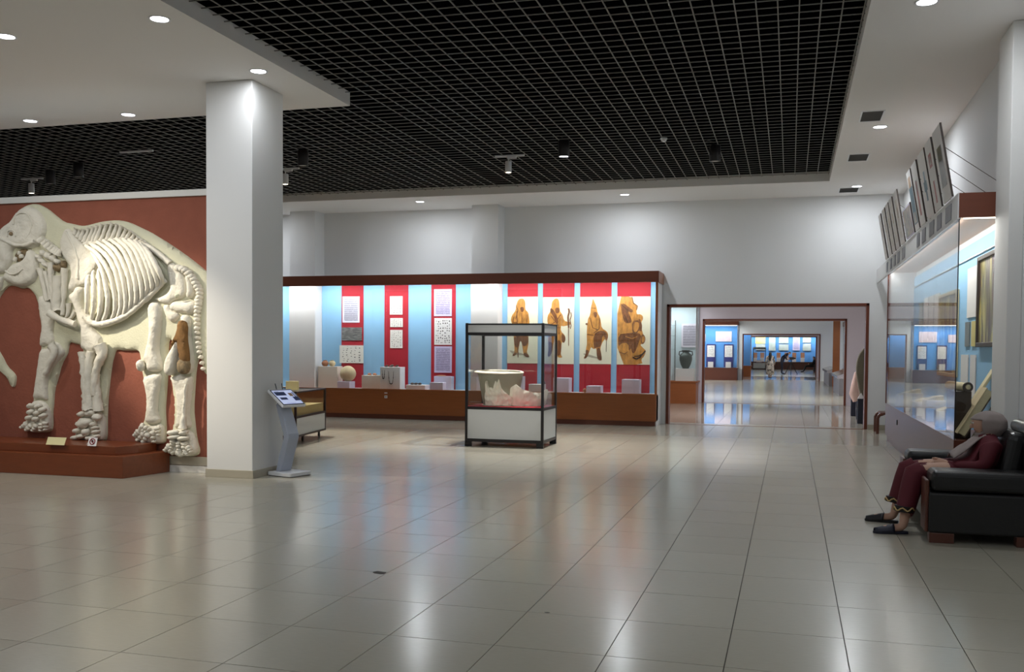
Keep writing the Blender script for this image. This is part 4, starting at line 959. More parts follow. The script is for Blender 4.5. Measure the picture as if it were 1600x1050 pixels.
# rough plaster crust low on the front of the vessel: a thick jagged-topped shell
def shell(name, cx, cy, a0, a1, r_at, top, thick, m, n=60, nz=9, jitter=.008, z0=.004):
    mb = MB(); rows = []
    for i in range(n+1):
        a = a0+(a1-a0)*i/n; h = top(i/n); col = []
        for k in range(nz+1):
            t_ = k/nz; z = z0+(h-z0)*t_; r = r_at(z, i/n)+random.uniform(-jitter, jitter)
            col.append(Vector((cx+r*math.cos(a), cy+r*math.sin(a), vz+z)))
        for k in range(nz, -1, -1):
            t_ = k/nz; z = z0+(h-z0)*t_; r = r_at(z, i/n)-thick
            col.append(Vector((cx+r*math.cos(a), cy+r*math.sin(a), vz+z)))
        rows.append(col)
    m_ = len(rows[0]); vs = [v for c in rows for v in c]; fs = []
    for i in range(n):
        for k in range(m_): a, b = i*m_+k, i*m_+(k+1) % m_; fs.append((a, b, b+m_, a+m_))
    fs.append(tuple(range(m_))); fs.append(tuple(reversed(range(n*m_, n*m_+m_))))
    return mesh(name, mb.add(vs, fs), m, VE, smooth=.9)
def interp(tab):
    def f(t):
        for (t0, v0), (t1, v1) in zip(tab, tab[1:]):
            if t <= t1: return v0+(v1-v0)*(t-t0)/max(1e-6, t1-t0)
        return tab[-1][1]
    return f
top1 = interp([(0, .03), (.04, .2), (.08, .25), (.12, .44), (.15, .3), (.24, .31), (.3, .28), (.36, .42), (.4, .38), (.44, .45), (.5, .3), (.58, .24), (.66, .2), (.75, .17), (.85, .12), (1, .03)])
shell('plaster_crust', vx, vy, math.radians(-122), math.radians(-20), lambda z, t: .3+.125*z/.535+.02+.022*noise3(Vector((t*13, z*16, 1)))+.012*noise3(Vector((t*40, z*40, 1))), top1, .06, 'vessel_plaster', 80, 14, .002)
top2 = interp([(0, .12), (.08, .27), (.14, .3), (.17, .28), (.3, .36), (.42, .28), (.6, .23), (.8, .22), (.9, .26), (1, .27)])
shell('plaster_fragment', vx+.31, vy+.16, math.radians(-128), math.radians(8), lambda z, t: .34+.06*t+.05*math.sin(z*6)+.02*noise3(Vector((t*12, z*16, 4))), top2, .035, 'vessel_plaster')
mesh('clay_foot', MB().lathe([(0, 0), (.31, 0), (.325, .008), (.3, .018), (0, .02)], (vx+.02, vy-.02, vz), 40), 'vessel_clay', VE, smooth=.9)
o = mesh('acrylic_block', MB().box(GX0+.05, GX0+.22, GY0+.05, GY0+.17, .647, .72), 'glass_case'); tag(centre(o), 'small clear block lying on the red bed beside the vessel', 'block')

# ================================================================== touch screen kiosk by the column
kc = Vector((-5.925, 10.73, 0)); ang = math.atan2(.95, .3)
KI = thing('information_kiosk', 'light grey information kiosk with a tilted touch screen beside the column', 'kiosk', kc, rz=ang)
# local axes: x along the width, -y towards the visitor
def roundrect(w, d, r, n=5):
    P = []
    for cx_, cy_, a0 in ((w-r, d-r, 0), (-w+r, d-r, 90), (-w+r, -d+r, 180), (w-r, -d+r, 270)):
        for k in range(n+1):
            a = math.radians(a0+90*k/n); P.append((cx_+r*math.cos(a), cy_+r*math.sin(a)))
    return P
mesh('base_plate', MB().prism(roundrect(.185, .2, .03), .008, .05), 'white_metal', KI, world=False, bevel=.004)
mesh('base_pad', MB().prism(roundrect(.175, .19, .03), 0, .008), 'black_metal', KI, world=False)
prof = [(.06, .05), (.0, .25), (-.06, .42), (-.075, .47), (-.07, .52), (.0, .7), (.06, .83), (.11, .88), (.15, .88), (.12, .78), (.06, .62), (.02, .52), (.015, .47), (.03, .42), (.1, .22), (.15, .05)]
w = .09
mesh('stand_body', MB().add([(-w, y, z) for y, z in prof]+[(w, y, z) for y, z in prof],
     [tuple(range(len(prof))), tuple(reversed(range(len(prof), 2*len(prof))))]+[(i, (i+1) % len(prof), (i+1) % len(prof)+len(prof), i+len(prof)) for i in range(len(prof))]), 'kiosk_grey', KI, world=False, bevel=.012, bseg=3)
tilt = math.radians(35); sy, sz = math.cos(tilt), math.sin(tilt); sc = Vector((-.0, .05, .95))
scr = mesh('screen_housing', MB().obox(sc, (.19, 0, 0), (0, .165*sy, .165*sz), (0, -.018*sz, .018*sy)), 'white_metal', KI, world=False, bevel=.008)
nv = Vector((0, -sz, sy)); yv = Vector((0, sy, sz))
mesh('bezel', MB().obox(sc+nv*.0185, (.178, 0, 0), yv*.152, nv*.0012), 'black_metal', scr, world=False)
mesh('display', MB().obox(sc+nv*.0203, (.162, 0, 0), yv*.136, nv*.0008), 'screen_glow', scr, world=False)
for (a, b, c, d, m) in ((-.15, .02, .05, .16, 'screen_print_dark'), (.06, .12, .02, .12, 'screen_print_tan'), (.08, .16, -.12, .0, 'screen_print_dark'), (-.13, -.02, -.08, -.01, 'screen_print_dark'), (-.1, .05, -.19, -.185, 'screen_print_dark'), (-.14, -.06, .17, .18, 'screen_print_dark'), (.13, .15, -.02, .14, 'screen_print_dark')):
    mesh('screen_image', MB().obox(sc+nv*.0213+Vector(((a+b)/2, 0, 0))+yv*((c+d)/2*.65), ((b-a)/2, 0, 0), yv*((d-c)/2*.65), nv*.0003), m, scr, world=False)
for x in (-.06, .03): mesh('antenna', MB().tube([(x+.02, .17, 1.02), (x if x < 0 else x+.02, .19, 1.13)], .006, 6), 'black_metal', KI, world=False)
mesh('bracket', MB().box(-.07, .07, .03, .14, .86, .935), 'black_metal', KI, world=False, bevel=.004)

# ================================================================== low glass table case on castors
ca = math.atan2(1.55, -.25)                     # direction of its visible side
CT = thing('table_case', 'low glass table case with white panels on castors behind the column', 'showcase', (-7.72, 14.2, 0), rz=ca-math.pi/2)
# local: x from -L to 0 (hidden behind the column), y from 0 to 1.57
Lc, Dc, H = 1.25, 1.57, .86
def cb(nm, bx, m, par=None, **k): return mesh(nm, MB().box(*bx), m, par or CT, world=False, **k)
pt = .035
for x in (-Lc, -pt):
    for y in (0, Dc-pt): cb('post', (x, x+pt, y, y+pt, .11, H), 'dark_brown_metal')
for z0, z1 in ((.11, .14), (.42, .455), (H-.025, H)):
    cb('rail', (-Lc, 0, 0, pt, z0, z1), 'dark_brown_metal'); cb('rail', (-Lc, 0, Dc-pt, Dc, z0, z1), 'dark_brown_metal')
    cb('rail', (-Lc, -Lc+pt, pt, Dc-pt, z0, z1), 'dark_brown_metal'); cb('rail', (-pt, 0, pt, Dc-pt, z0, z1), 'dark_brown_metal')
cb('side_panel', (-.022, -.01, pt, Dc-pt, .14, .42), 'grey_panel'); cb('side_panel', (-Lc+pt, -pt, .01, .022, .14, .42), 'grey_panel')
cb('bottom_board', (-Lc+.02, -.02, .02, Dc-.02, .115, .13), 'grey_panel')
cb('bed', (-Lc+.04, -.04, .04, Dc-.04, .45, .6), 'sand_bed')
cb('glass_pane', (-.02, -.014, pt, Dc-pt, .455, H-.025), 'glass_case'); cb('glass_pane', (-Lc+pt, -pt, .014, .02, .455, H-.025), 'glass_case')
cb('glass_pane', (-Lc+pt, -pt, Dc-.02, Dc-.014, .455, H-.025), 'glass_case'); cb('glass_top', (-Lc+pt, -pt, pt, Dc-pt, H-.012, H-.006), 'glass_case')
for x in (-Lc+.08, -.08):
    for y in (.1, .55, Dc-.15):
        c_ = mesh('castor', MB().box(x-.015, x+.015, y-.02, y+.02, .05, .115), 'dark_brown_metal', CT, world=False)
        mesh('wheel', MB().lathe([(0, -.014), (.032, -.014), (.036, -.008), (.036, .008), (.032, .014), (0, .014)], (x, y, .036), 16, (1, 0, 0)), 'black_metal', c_, world=False, smooth=.8)
q = onY(450, 604, 14.9)
o = mesh('caption_board', MB().box(-8.2, -7.97, 14.72, 14.76, H, 1.01), 'card_cream', bevel=.004); tag(centre(o), 'plain cream board standing on the low table case', 'board')
# ================================================================== showcase along the right wall
RX = 1.66; RY0, RY1 = 11.02, 18.6
RC = thing('side_showcase', 'glass showcase along the side wall, with a white fascia of plaques', 'showcase', (1.9, 14.8, 0))
mesh('base', MB().box(RX, 1.99, RY0, RY1, .1, .66).box(1.99, XR-.004, RY0, RY1, .1, .66), 'right_case_wood', RC, bevel=.005)
mesh('kick_board', MB().box(RX+.03, XR-.004, RY0+.03, RY1-.03, 0, .1), 'right_case_wood', RC)
mesh('fascia', MB().box(RX-.01, RX+.02, RY0, YB-.01, 2.96, 3.235), 'wall_paint', RC)
mesh('fascia_lip', MB().box(RX-.014, RX+.012, RY0, RY1, 2.945, 2.962), 'chrome', RC)
mesh('fascia_end', MB().box(RX+.0, XR-.004, RY0-.012, RY0+.01, 2.975, 3.23), 'case_wood_dark', RC)
mesh('case_roof', MB().box(RX+.02, XR-.004, RY0+.01, RY1, 2.99, 3.02), 'case_ceiling', RC)
mesh('far_panel', MB().box(RX+.02, XR-.004, RY1-.02, RY1, .66, 2.99), 'wall_paint', RC)
mesh('far_post', MB().box(RX-.004, RX+.04, RY1-.04, RY1+.01, .66, 2.96), 'frame_wood', RC)
ys = [RY0, 12.6, 14.1, 15.6, 17.1, RY1-.04]
for a, b in zip(ys, ys[1:]): mesh('glass_pane', MB().box(RX+.004, RX+.01, a+.002, b-.002, .66, 2.962), 'glass_case', RC)
mesh('glass_pane', MB().box(RX+.012, XR-.004, RY0+.004, RY0+.01, .66, 2.975), 'glass_case', RC)
mesh('corner_joint', MB().box(RX+.001, RX+.011, RY0-.001, RY0+.01, .66, 2.965), 'black_metal', RC)
mesh('backing', MB().box(2.095, XR-.004, RY0+.02, RY1-.02, .66, 2.9), 'blue_cloth', RC)
mesh('hanging_rail', MB().tube([(2.085, RY0+.05, 2.72), (2.085, RY1-.05, 2.72)], .009, 8), 'chrome', RC, smooth=1.)
mesh('light_strip', MB().box(RX+.05, XR-.05, RY0+.015, RY0+.03, 2.965, 2.975), 'strip_lit', RC)
light('AREA', 'strip_light', (RX+.045, (RY0+RY1)/2, 2.984), P_CASE*(RY1-RY0)*.75, (1, .98, .95), RC, (RX+.3, (RY0+RY1)/2, 2.2), sx=RY1-RY0-.1, sy=.03)
q = onX(1402, 660, RX); mesh('handle', MB().box(RX-.012, RX, q.y-.02, q.y+.02, q.z-.04, q.z+.04), 'black_metal', RC)
# plaques and leaning pictures above the fascia
edges = [(11.31, .56), (12.03, .5), (12.63, .55), (13.39, .5), (14.0, .42), (15.72, .55), (16.46, .48), (17.06, .48), (17.67, .48), (18.4, .42)]
what = ['olive and grey picture, next to the column', 'round red emblem over a red column', 'blue figure in its middle', 'pale red standing figure', 'orange head and blue robe', 'pale figures, first after the short picture', 'pale print, second after the short picture', 'pale print, third after the short picture', 'pale print, fourth after the short picture', 'pale print at the doorway end of the row']
G2 = 'tilted picture boards above the side showcase'
def tilted_board(y0, wd, zb, zt, label, pic, name='picture_board', zp0=.2, zp1=.8):
    lean = .14*(zt-zb)/.79
    r = thing(name, label, 'picture', (RX-.02, y0+wd/2, zb), G2)
    a = Vector((-lean, 0, zt-zb)); c = Vector((RX-.02-lean/2, y0+wd/2, (zb+zt)/2)); n = Vector((-(zt-zb), 0, -lean)).normalized()
    mesh('board', MB().obox(c, a/2, (0, wd/2, 0), n*.009), 'white_cloth' if pic != 'lilac' else 'lilac_cloth', r)
    mesh('edge_band', MB().obox(c-Vector((0, wd/2+.004, 0)), a/2*1.002, (0, .004, 0), n*.0105), 'board_edge', r)
    u = a.normalized(); hh = a.length
    for z0_, z1_, y0_, y1_, m in pic if pic != 'lilac' else ((.05, .95, .06, .94, 'board_picture'),):
        mesh('print', MB().obox(c+u*hh*((z0_+z1_)/2-.5)+Vector((0, wd*((y0_+y1_)/2-.5), 0))+n*.0095, u*hh*(z1_-z0_)/2, (0, wd*(y1_-y0_)/2, 0), n*.0006), m, r)
    mesh('wire', MB().tube([c+u*hh*.28-n*.01, (XR, y0+wd*.1, zb+.12)], .0035, 5), 'board_edge', r)
    return r
mat('print_teal', (84, 118, 134), .4, var=.2, vscale=9.); mat('print_red', (168, 86, 80), .4, var=.2, vscale=9.); mat('print_olive', (150, 140, 90), .4, var=.2, vscale=9.); mat('print_grey', (120, 118, 116), .4, var=.2, vscale=9.); mat('print_tan', (186, 150, 112), .4, var=.2, vscale=9.); mat('print_pale', (206, 200, 190), .4, var=.08, vscale=9.)
pics = [[(.2, .75, .25, .8, 'print_grey'), (.55, .75, .3, .75, 'print_olive')],
        [(.62, .82, .3, .7, 'print_red'), (.66, .78, .38, .62, 'print_pale'), (.1, .42, .4, .6, 'print_red')],
        [(.25, .7, .42, .62, 'print_teal'), (.4, .55, .3, .75, 'print_teal')],
        [(.15, .7, .4, .65, 'print_red'), (.55, .72, .42, .62, 'print_grey')],
        [(.1, .72, .1, .9, 'print_teal'), (.72, .9, .3, .8, 'print_tan'), (.12, .3, .3, .8, 'print_pale')]]+[[(.12, .85, .2, .8, 'print_pale'), (.5, .7, .4, .6, 'print_tan')]]*5
for (y, wd), lab, pic in zip(edges, what, pics): tilted_board(y, wd, 3.24, 4.03, 'tilted white board above the side showcase: '+lab, pic)
tilted_board(14.55, .95, 3.24, 3.66, 'short wide lilac grey picture tilted between the two groups of boards', 'lilac')
for i, (y, wd) in enumerate(edges):
    mesh('plaque', MB().box(RX-.018, RX-.01, y+.12, y+wd-.04, 3.01, 3.185), 'plaque_text', RC)
# things inside: sheets, paintings, a scroll, old books
XI = 2.093
def wallpiece(name, y0, y1, z0, z1, m, label, cat, group='sheets hung in the side showcase', th=.012, frame=None):
    if frame:
        r = thing(name, label, cat, (XI, (y0+y1)/2, z0), group); f = .05
        mesh('canvas', MB().box(XI-.02, XI, y0, y1, z0, z1), m, r)
        for bx in ((XI-.045, XI, y0-f, y0, z0-f, z1+f), (XI-.045, XI, y1, y1+f, z0-f, z1+f), (XI-.045, XI, y0, y1, z0-f, z0), (XI-.045, XI, y0, y1, z1, z1+f)): mesh('frame_bar', MB().box(*bx), frame, r, bevel=.006)
        return r
    return tag(centre(mesh(name, MB().box(XI-th, XI, y0, y1, z0, z1), m)), label, cat, group)
wallpiece('oil_painting', 11.1, 12.2, 1.69, 2.62, 'oil_painting', 'large dark framed oil painting of dim figures at the near end', 'painting', frame='dark_frame')
wallpiece('oil_painting', 13.75, 15.2, 1.3, 2.35, 'oil_painting', 'large painting in a pale gilt frame behind the glass', 'painting', frame='gilt_frame')
for y0, y1, z0, z1, m, lab in ((12.4, 13.05, 2.0, 2.6, 'text_side', 'tall pale text sheet between the two paintings'), (12.42, 12.72, 1.65, 1.95, 'yellow_rows', 'narrow yellow sheet of rows below a text sheet'), (12.85, 13.15, 1.65, 1.95, 'dark_rows', 'narrow grey sheet of rows below a text sheet'), (12.4, 12.75, 1.05, 1.55, 'text_side', 'pale text sheet hanging low behind the scroll'), (12.9, 13.4, 1.05, 1.55, 'text_side', 'wide pale text sheet hanging low in the showcase'),
                              (15.4, 15.9, 1.75, 2.45, 'text_side', 'pale text sheet just beyond the gilt framed painting'), (16.0, 16.5, 1.75, 2.45, 'text_side', 'pale text sheet halfway to the far post'), (16.6, 17.1, 1.75, 2.45, 'text_side', 'pale text sheet near the far post'), (17.25, 17.7, 1.6, 2.4, 'map_print', 'greenish map sheet next to the far post')):
    wallpiece('text_sheet', y0, y1, z0, z1, m, lab, 'sheet')
# leaning old books and boards at the near end, resting on the case floor
d = Vector((.36, .03, .62)).normalized(); nn = Vector((-.62, 0, .36)).normalized()
def lean_slab(name, p0, length, wd, th, m, label, cat):
    c = Vector(p0)+d*length/2+nn*th/2
    o = mesh(name, MB().obox(c, d*length/2, Vector((0, wd/2, 0)), nn*th/2), m, bevel=.008); tag(centre(o), label, cat, 'leaning pieces at the end of the side showcase'); return o
lean_slab('plank', (1.72, 11.45, .69), .85, .16, .03, 'parchment', 'long pale plank leaning at the back of the pile', 'plank')
bk = thing('old_book', 'thick old brown book leaning in the near end of the side case', 'book', (1.76, 11.25, .68), 'leaning pieces at the end of the side showcase')
p0 = Vector((1.78, 11.22, .68)); L_ = .56
for off, th, m, nm in ((0, .012, 'book_brown', 'cover'), (.012, .07, 'parchment', 'page_block'), (.082, .012, 'pale_stone', 'cover')):
    mesh(nm, MB().obox(p0+d*L_/2+nn*(off+th/2), d*(L_/2-(.012 if nm == 'page_block' else 0)), Vector((0, .13 if nm == 'page_block' else .14, 0)), nn*th/2), m, bk, bevel=.003)
lean_slab('plank', (1.87, 11.2, .66), .5, .05, .02, 'parchment', 'thin pale strip leaning under the thick old book', 'plank')
sc_ = thing('scroll', 'rolled cream scroll with dark wooden ends beside the leaning book', 'scroll', (1.74, 11.6, 1.2), 'leaning pieces at the end of the side showcase')
a, b = Vector((1.73, 11.9, 1.21)), Vector((1.81, 11.2, 1.21))
mesh('paper_roll', MB().tube([a, b], .045, 18), 'parchment', sc_, smooth=.8)
ax = (b-a).normalized(); mesh('end_ring', MB().lathe([(.03, 0), (.052, 0), (.055, .01), (.05, .02), (.03, .02)], b, 18, ax), 'dark_frame', sc_, smooth=.8); mesh('end_knob', MB().lathe([(0, .03), (.022, .028), (.026, .012), (.026, 0)], b, 14, ax), 'parchment', sc_, smooth=.8)
o = mesh('scroll_stand', MB().box(1.70, 1.86, 11.25, 11.85, .66, 1.165), 'dark_frame', bevel=.01); tag(centre(o), 'dark wooden stand under the cream scroll', 'stand')
# smaller exhibits on the floor of the case
for i in range(5):
    y = 12.7+i*1.15
    o = mesh('display_block', MB().box(1.74, 1.98, y, y+.42, .66, .86+.08*(i % 2)), 'white_cloth', bevel=.006); tag(centre(o), 'white display block on the floor of the side showcase', 'block', 'white blocks in the side showcase')
    z = .86+.08*(i % 2)
    o = mesh('open_book', MB().add([(1.76, y+.05, z+.01), (1.86, y+.05, z+.045), (1.96, y+.05, z+.06), (1.76, y+.37, z+.01), (1.86, y+.37, z+.045), (1.96, y+.37, z+.06), (1.76, y+.05, z), (1.96, y+.05, z), (1.76, y+.37, z), (1.96, y+.37, z)], [(0, 1, 4, 3), (1, 2, 5, 4), (0, 6, 7, 2, 1), (3, 4, 5, 9, 8), (6, 8, 9, 7), (0, 3, 8, 6), (2, 7, 9, 5)]), 'parchment'); tag(centre(o), 'old manuscript lying open on a white block', 'book', 'manuscripts in the side showcase')

# ================================================================== sofa
SF = thing('sofa', 'black leather sofa with wooden block feet against the column', 'sofa', (1.6, 9.6, 0))
sx0, sx1, sy0, sy1 = 1.12, 1.985, 8.62, 10.62
for x in (sx0+.01, sx1-.2):
    for y in (sy0+.01, sy1-.13): mesh('foot', MB().box(x, x+.19, y, y+.12, 0, .085), 'sofa_wood', SF, bevel=.006)
mesh('seat_base', MB().box(sx0+.05, sx1, sy0+.3, sy1-.3, .085, .29), 'black_leather', SF, bevel=.02, bseg=3)
for y0, y1 in ((sy0, sy0+.32), (sy1-.32, sy1)):
    mesh('arm_side', MB().box(sx0, sx1, y0, y1, .085, .42), 'black_leather', SF, bevel=.02, bseg=3)
    mesh('arm_pad', MB().box(sx0+.015, sx1, y0-.01, y1+.01, .425, .6), 'black_leather', SF, bevel=.05, bseg=4)
    mesh('arm_front', MB().box(sx0-.025, sx0+.005, y0+.02, y1-.02, .085, .52), 'sofa_wood', SF, bevel=.012, bseg=3)
ym = (sy0+sy1)/2
for y0, y1 in ((sy0+.32, ym), (ym, sy1-.32)):
    mesh('seat_cushion', MB().box(sx0+.0, sx1-.2, y0+.006, y1-.006, .29, .44), 'black_leather', SF, bevel=.05, bseg=4)
    mesh('back_cushion', MB().obox((sx1-.16, (y0+y1)/2, .66), (.09, 0, -.02), (0, (y1-y0)/2-.008, 0), (.05, 0, .24)), 'black_leather', SF, bevel=.07, bseg=4)
mesh('back_rest', MB().box(sx1-.1, sx1, sy0+.04, sy1-.04, .29, .88), 'black_leather', SF, bevel=.045, bseg=4)
mesh('back_roll', MB().tube([(sx1-.03, sy0-.08, .93), (sx1-.03, ym-.1, .93)], .06, 14), 'black_leather', SF, smooth=1.)

# ================================================================== people
def body(name, J, E, m_for, label, sub=2, smooth_all=True, group=None):
    """one continuous skinned figure: J joint -> (position, rx, ry); m_for(co) chooses the material index"""
    names = list(J); me = bpy.data.meshes.new(name+'_rig'); me.from_pydata([J[n][0] for n in names], [(names.index(a), names.index(b)) for a, b in E], [])
    o = bpy.data.objects.new(name+'_rig', me); COL.objects.link(o)
    sk = o.modifiers.new('skin', 'SKIN'); sk.use_smooth_shade = True
    for i, n in enumerate(names):
        v = me.skin_vertices[0].data[i]; v.radius = (J[n][1], J[n][2] if len(J[n]) > 2 else J[n][1]); v.use_root = (i == 0)
    s = o.modifiers.new('sub', 'SUBSURF'); s.levels = sub; s.render_levels = sub
    dg = bpy.context.evaluated_depsgraph_get(); dg.update()
    fm = bpy.data.meshes.new_from_object(o.evaluated_get(dg)); bpy.data.objects.remove(o)
    fm.name = name
    mats, fn = m_for
    fm.materials.clear()
    for m in mats: fm.materials.append(MATS[m])
    for p in fm.polygons: p.material_index = fn(p.center); p.use_smooth = True
    b = bpy.data.objects.new(name, fm); COL.objects.link(b); tag(b, label, 'person', group); return b
# seated woman: hips deep in the sofa, head bowed, feet flat on the floor
V = Vector
J = {'pelvis': (V((1.60, 9.28, .53)), .17, .16), 'waist': (V((1.66, 9.28, .66)), .15, .17), 'chest': (V((1.67, 9.28, .78)), .15, .18), 'neck': (V((1.66, 9.28, .87)), .07, .07), 'head0': (V((1.63, 9.28, .92)), .085, .08), 'head': (V((1.61, 9.28, .98)), .1, .09), 'crown': (V((1.62, 9.28, 1.03)), .06, .06),
     'hipN': (V((1.48, 9.16, .52)), .12), 'kneeN': (V((1.07, 9.08, .53)), .085), 'shinN': (V((1.01, 9.03, .32)), .062), 'ankleN': (V((.97, 8.99, .1)), .04), 'heelN': (V((.96, 8.985, .055)), .04), 'toeN': (V((.78, 8.955, .035)), .032),
     'hipF': (V((1.48, 9.40, .52)), .12), 'kneeF': (V((1.06, 9.5, .52)), .085), 'shinF': (V((1.0, 9.53, .32)), .062), 'ankleF': (V((.95, 9.54, .1)), .04), 'heelF': (V((.935, 9.545, .055)), .04), 'toeF': (V((.755, 9.58, .035)), .032),
     'shN': (V((1.66, 9.08, .79)), .09), 'elN': (V((1.6, 9.0, .6)), .065), 'wrN': (V((1.36, 9.12, .6)), .035), 'haN': (V((1.27, 9.17, .615)), .038, .022),
     'shF': (V((1.66, 9.48, .79)), .09), 'elF': (V((1.6, 9.55, .6)), .065), 'wrF': (V((1.36, 9.38, .59)), .035), 'haF': (V((1.27, 9.31, .6)), .038, .022)}
for s, yy in (('N', 9.17), ('F', 9.31)):
    sg_ = 1 if s == 'N' else -1
    for k in range(4):
        b0 = J['ha'+s][0]; dy = (k-1.5)*.02
        J['f%s%da' % (s, k)] = (b0+V((-.045-.006*(k in (1, 2)), dy+.012*sg_, -.006)), .0095); J['f%s%db' % (s, k)] = (b0+V((-.075-.01*(k in (1, 2)), dy+.03*sg_, -.03)), .0082)
    J['t%s' % s] = (J['ha'+s][0]+V((-.01, .0, .03)), .011); J['t%s2' % s] = (J['ha'+s][0]+V((-.045, .015*sg_, .035)), .009)
E_ = [('pelvis', 'waist'), ('waist', 'chest'), ('chest', 'neck'), ('neck', 'head0'), ('head0', 'head'), ('head', 'crown')]
for s in 'NF':
    E_ += [('pelvis', 'hip'+s), ('hip'+s, 'knee'+s), ('knee'+s, 'shin'+s), ('shin'+s, 'ankle'+s), ('ankle'+s, 'heel'+s), ('heel'+s, 'toe'+s), ('chest', 'sh'+s), ('sh'+s, 'el'+s), ('el'+s, 'wr'+s), ('wr'+s, 'ha'+s)]
    for k in range(4): E_ += [('ha'+s, 'f%s%da' % (s, k)), ('f%s%da' % (s, k), 'f%s%db' % (s, k))]
    E_ += [('ha'+s, 't'+s), ('t'+s, 't%s2' % s)]
def wmat(c):
    if c.z > .875: return 1
    if c.x < 1.325 and c.z > .57 and 9.0 < c.y < 9.46 and c.x > 1.14: return 1
    if c.z < .2 and c.x < 1.1: return 1
    return 0
WO = body('person', J, E_, (['dress_red', 'skin'], wmat), 'person in a dark red dress and grey headscarf resting on the black sofa')
# face
hd = V((1.61, 9.28, .975)); fdir = V((-.93, 0, -.37)).normalized(); fup = V((-.37, 0, .93)).normalized()
mesh('nose', MB().blob(hd+fdir*.082-fup*.015, .018, .012, .02, 10, 6), 'skin', WO, smooth=2.)
for s in (-1, 1):
    e = mesh('eye', MB().blob(hd+fdir*.064+V((0, s*.032, 0))+fup*.012, .009, .013, .008, 10, 6), 'sign_white', WO, smooth=2.)
    mesh('iris', MB().blob(hd+fdir*.0705+V((0, s*.032, 0))+fup*.012, .004, .006, .006, 8, 5), 'hair_dark', e, smooth=2.)
mesh('mouth', MB().blob(hd+fdir*.07-fup*.055, .008, .022, .006, 10, 6), 'print_red', WO, smooth=2.)
# headscarf: a cap wrapped round the head and neck, its ends over the chest
mb = MB(); hc = V((1.675, 9.28, .955)); n1, n2 = 40, 22
dirs = []
for i in range(n1):
    for k in range(n2+1):
        th = math.pi*(.02+.9*k/n2); ph = 2*math.pi*i/n1
        dv = V((math.sin(th)*math.cos(ph), math.sin(th)*math.sin(ph), math.cos(th))); dirs.append(dv)
        r = 1+.02*math.sin(5*ph+4*th)+.012*math.sin(11*th)
        mb.v.append(hc+V((dv.x*r*.155, dv.y*r*.118, dv.z*r*(.112 if dv.z > 0 else .13))))
for i in range(n1):
    for k in range(n2):
        q_ = [i*(n2+1)+k, i*(n2+1)+k+1, ((i+1) % n1)*(n2+1)+k+1, ((i+1) % n1)*(n2+1)+k]
        m_ = sum((dirs[z_] for z_ in q_), V((0, 0, 0))).normalized()
        if m_.x < -.45 and -.62 < m_.z < .4: continue
        mb.f.append(tuple(q_))
hs = mesh('headscarf', mb, 'scarf_grey', WO, smooth=2.); so = hs.modifiers.new('solid', 'SOLIDIFY'); so.thickness = .008
mesh('scarf_knot', MB().blob((1.765, 9.28, .9), .045, .05, .035, 12, 8, .4, .06), 'scarf_grey', WO, smooth=2.)
mb = MB(); 
for i in range(9):
    for k in range(13):
        t_ = k/12; a_ = -1+2*i/8
        mb.v.append(V((1.655-.02-.27*t_**.8, 9.24+.13*a_*(.7+.6*t_), .885-.2*t_-.03*a_*a_+.012*math.sin(5*a_+6*t_))))
for i in range(8):
    for k in range(12): a_ = i*13+k; mb.f.append((a_, a_+1, a_+14, a_+13))
sh = mesh('scarf_end', mb, 'scarf_grey', WO, smooth=2.); so = sh.modifiers.new('solid', 'SOLIDIFY'); so.thickness = .01
# trouser legs and patterned hems
for s in 'NF':
    kn, sn, an = J['knee'+s][0], J['shin'+s][0], J['ankle'+s][0]
    pts = [kn+V((.06, 0, .02)), kn+V((-.005, 0, -.02)), kn*.5+sn*.5, sn, sn*.45+an*.55+V((0, 0, .03)), an+V((.0, 0, .09))]
    mesh('trouser_leg', MB().tube(pts, [.085, .1, .092, .085, .08, .078], 18), 'dress_red', WO, smooth=1.2)
    c_ = an+V((0, 0, .095))
    mesh('hem_band', MB().tube([c_, c_+V((.004, 0, .05))], .0805, 18), 'hair_dark', WO, smooth=1.2)
    P = [c_+V((.0, 0, .026+.014*math.sin(k*2*math.pi/28*6)))+V((.084*math.cos(2*math.pi*k/28), .084*math.sin(2*math.pi*k/28), 0)) for k in range(29)]
    mesh('hem_ornament', MB().tube(P, .0065, 6, False), 'hem_gold', WO)
    hl, to = J['heel'+s][0], J['toe'+s][0]; dd = (to-hl); dd.z = 0; dd.normalize(); sd_ = V((-dd.y, dd.x, 0))
    sm = 'slipper_navy' if s == 'N' else 'slipper_black'
    sole = [(-.05, .0), (-.04, .035), (.05, .036), (.14, .05), (.21, .046), (.245, .02), (.245, -.02), (.21, -.046), (.14, -.05), (.05, -.036), (-.04, -.035)]
    c0 = V((hl.x, hl.y, 0))
    sl = mesh('slipper', MB().prism([((c0+dd*a_+sd_*b_).x, (c0+dd*a_+sd_*b_).y) for a_, b_ in chaikin(sole, 1)], .0, .022), sm, WO, bevel=.004)
    mb = MB()
    for k in range(7):
        t_ = k/6; w_ = .054-.02*t_**3; h_ = .075-.04*t_
        for i in range(9):
            a_ = math.pi*i/8; mb.v.append(c0+dd*(.075+.16*t_)+sd_*(w_*math.cos(a_))+V((0, 0, .012+h_*math.sin(a_))))
    for k in range(6):
        for i in range(8): a_ = k*9+i; mb.f.append((a_, a_+1, a_+10, a_+9))
    up_ = mesh('slipper_upper', mb, sm, sl, smooth=2.); so = up_.modifiers.new('solid', 'SOLIDIFY'); so.thickness = .006

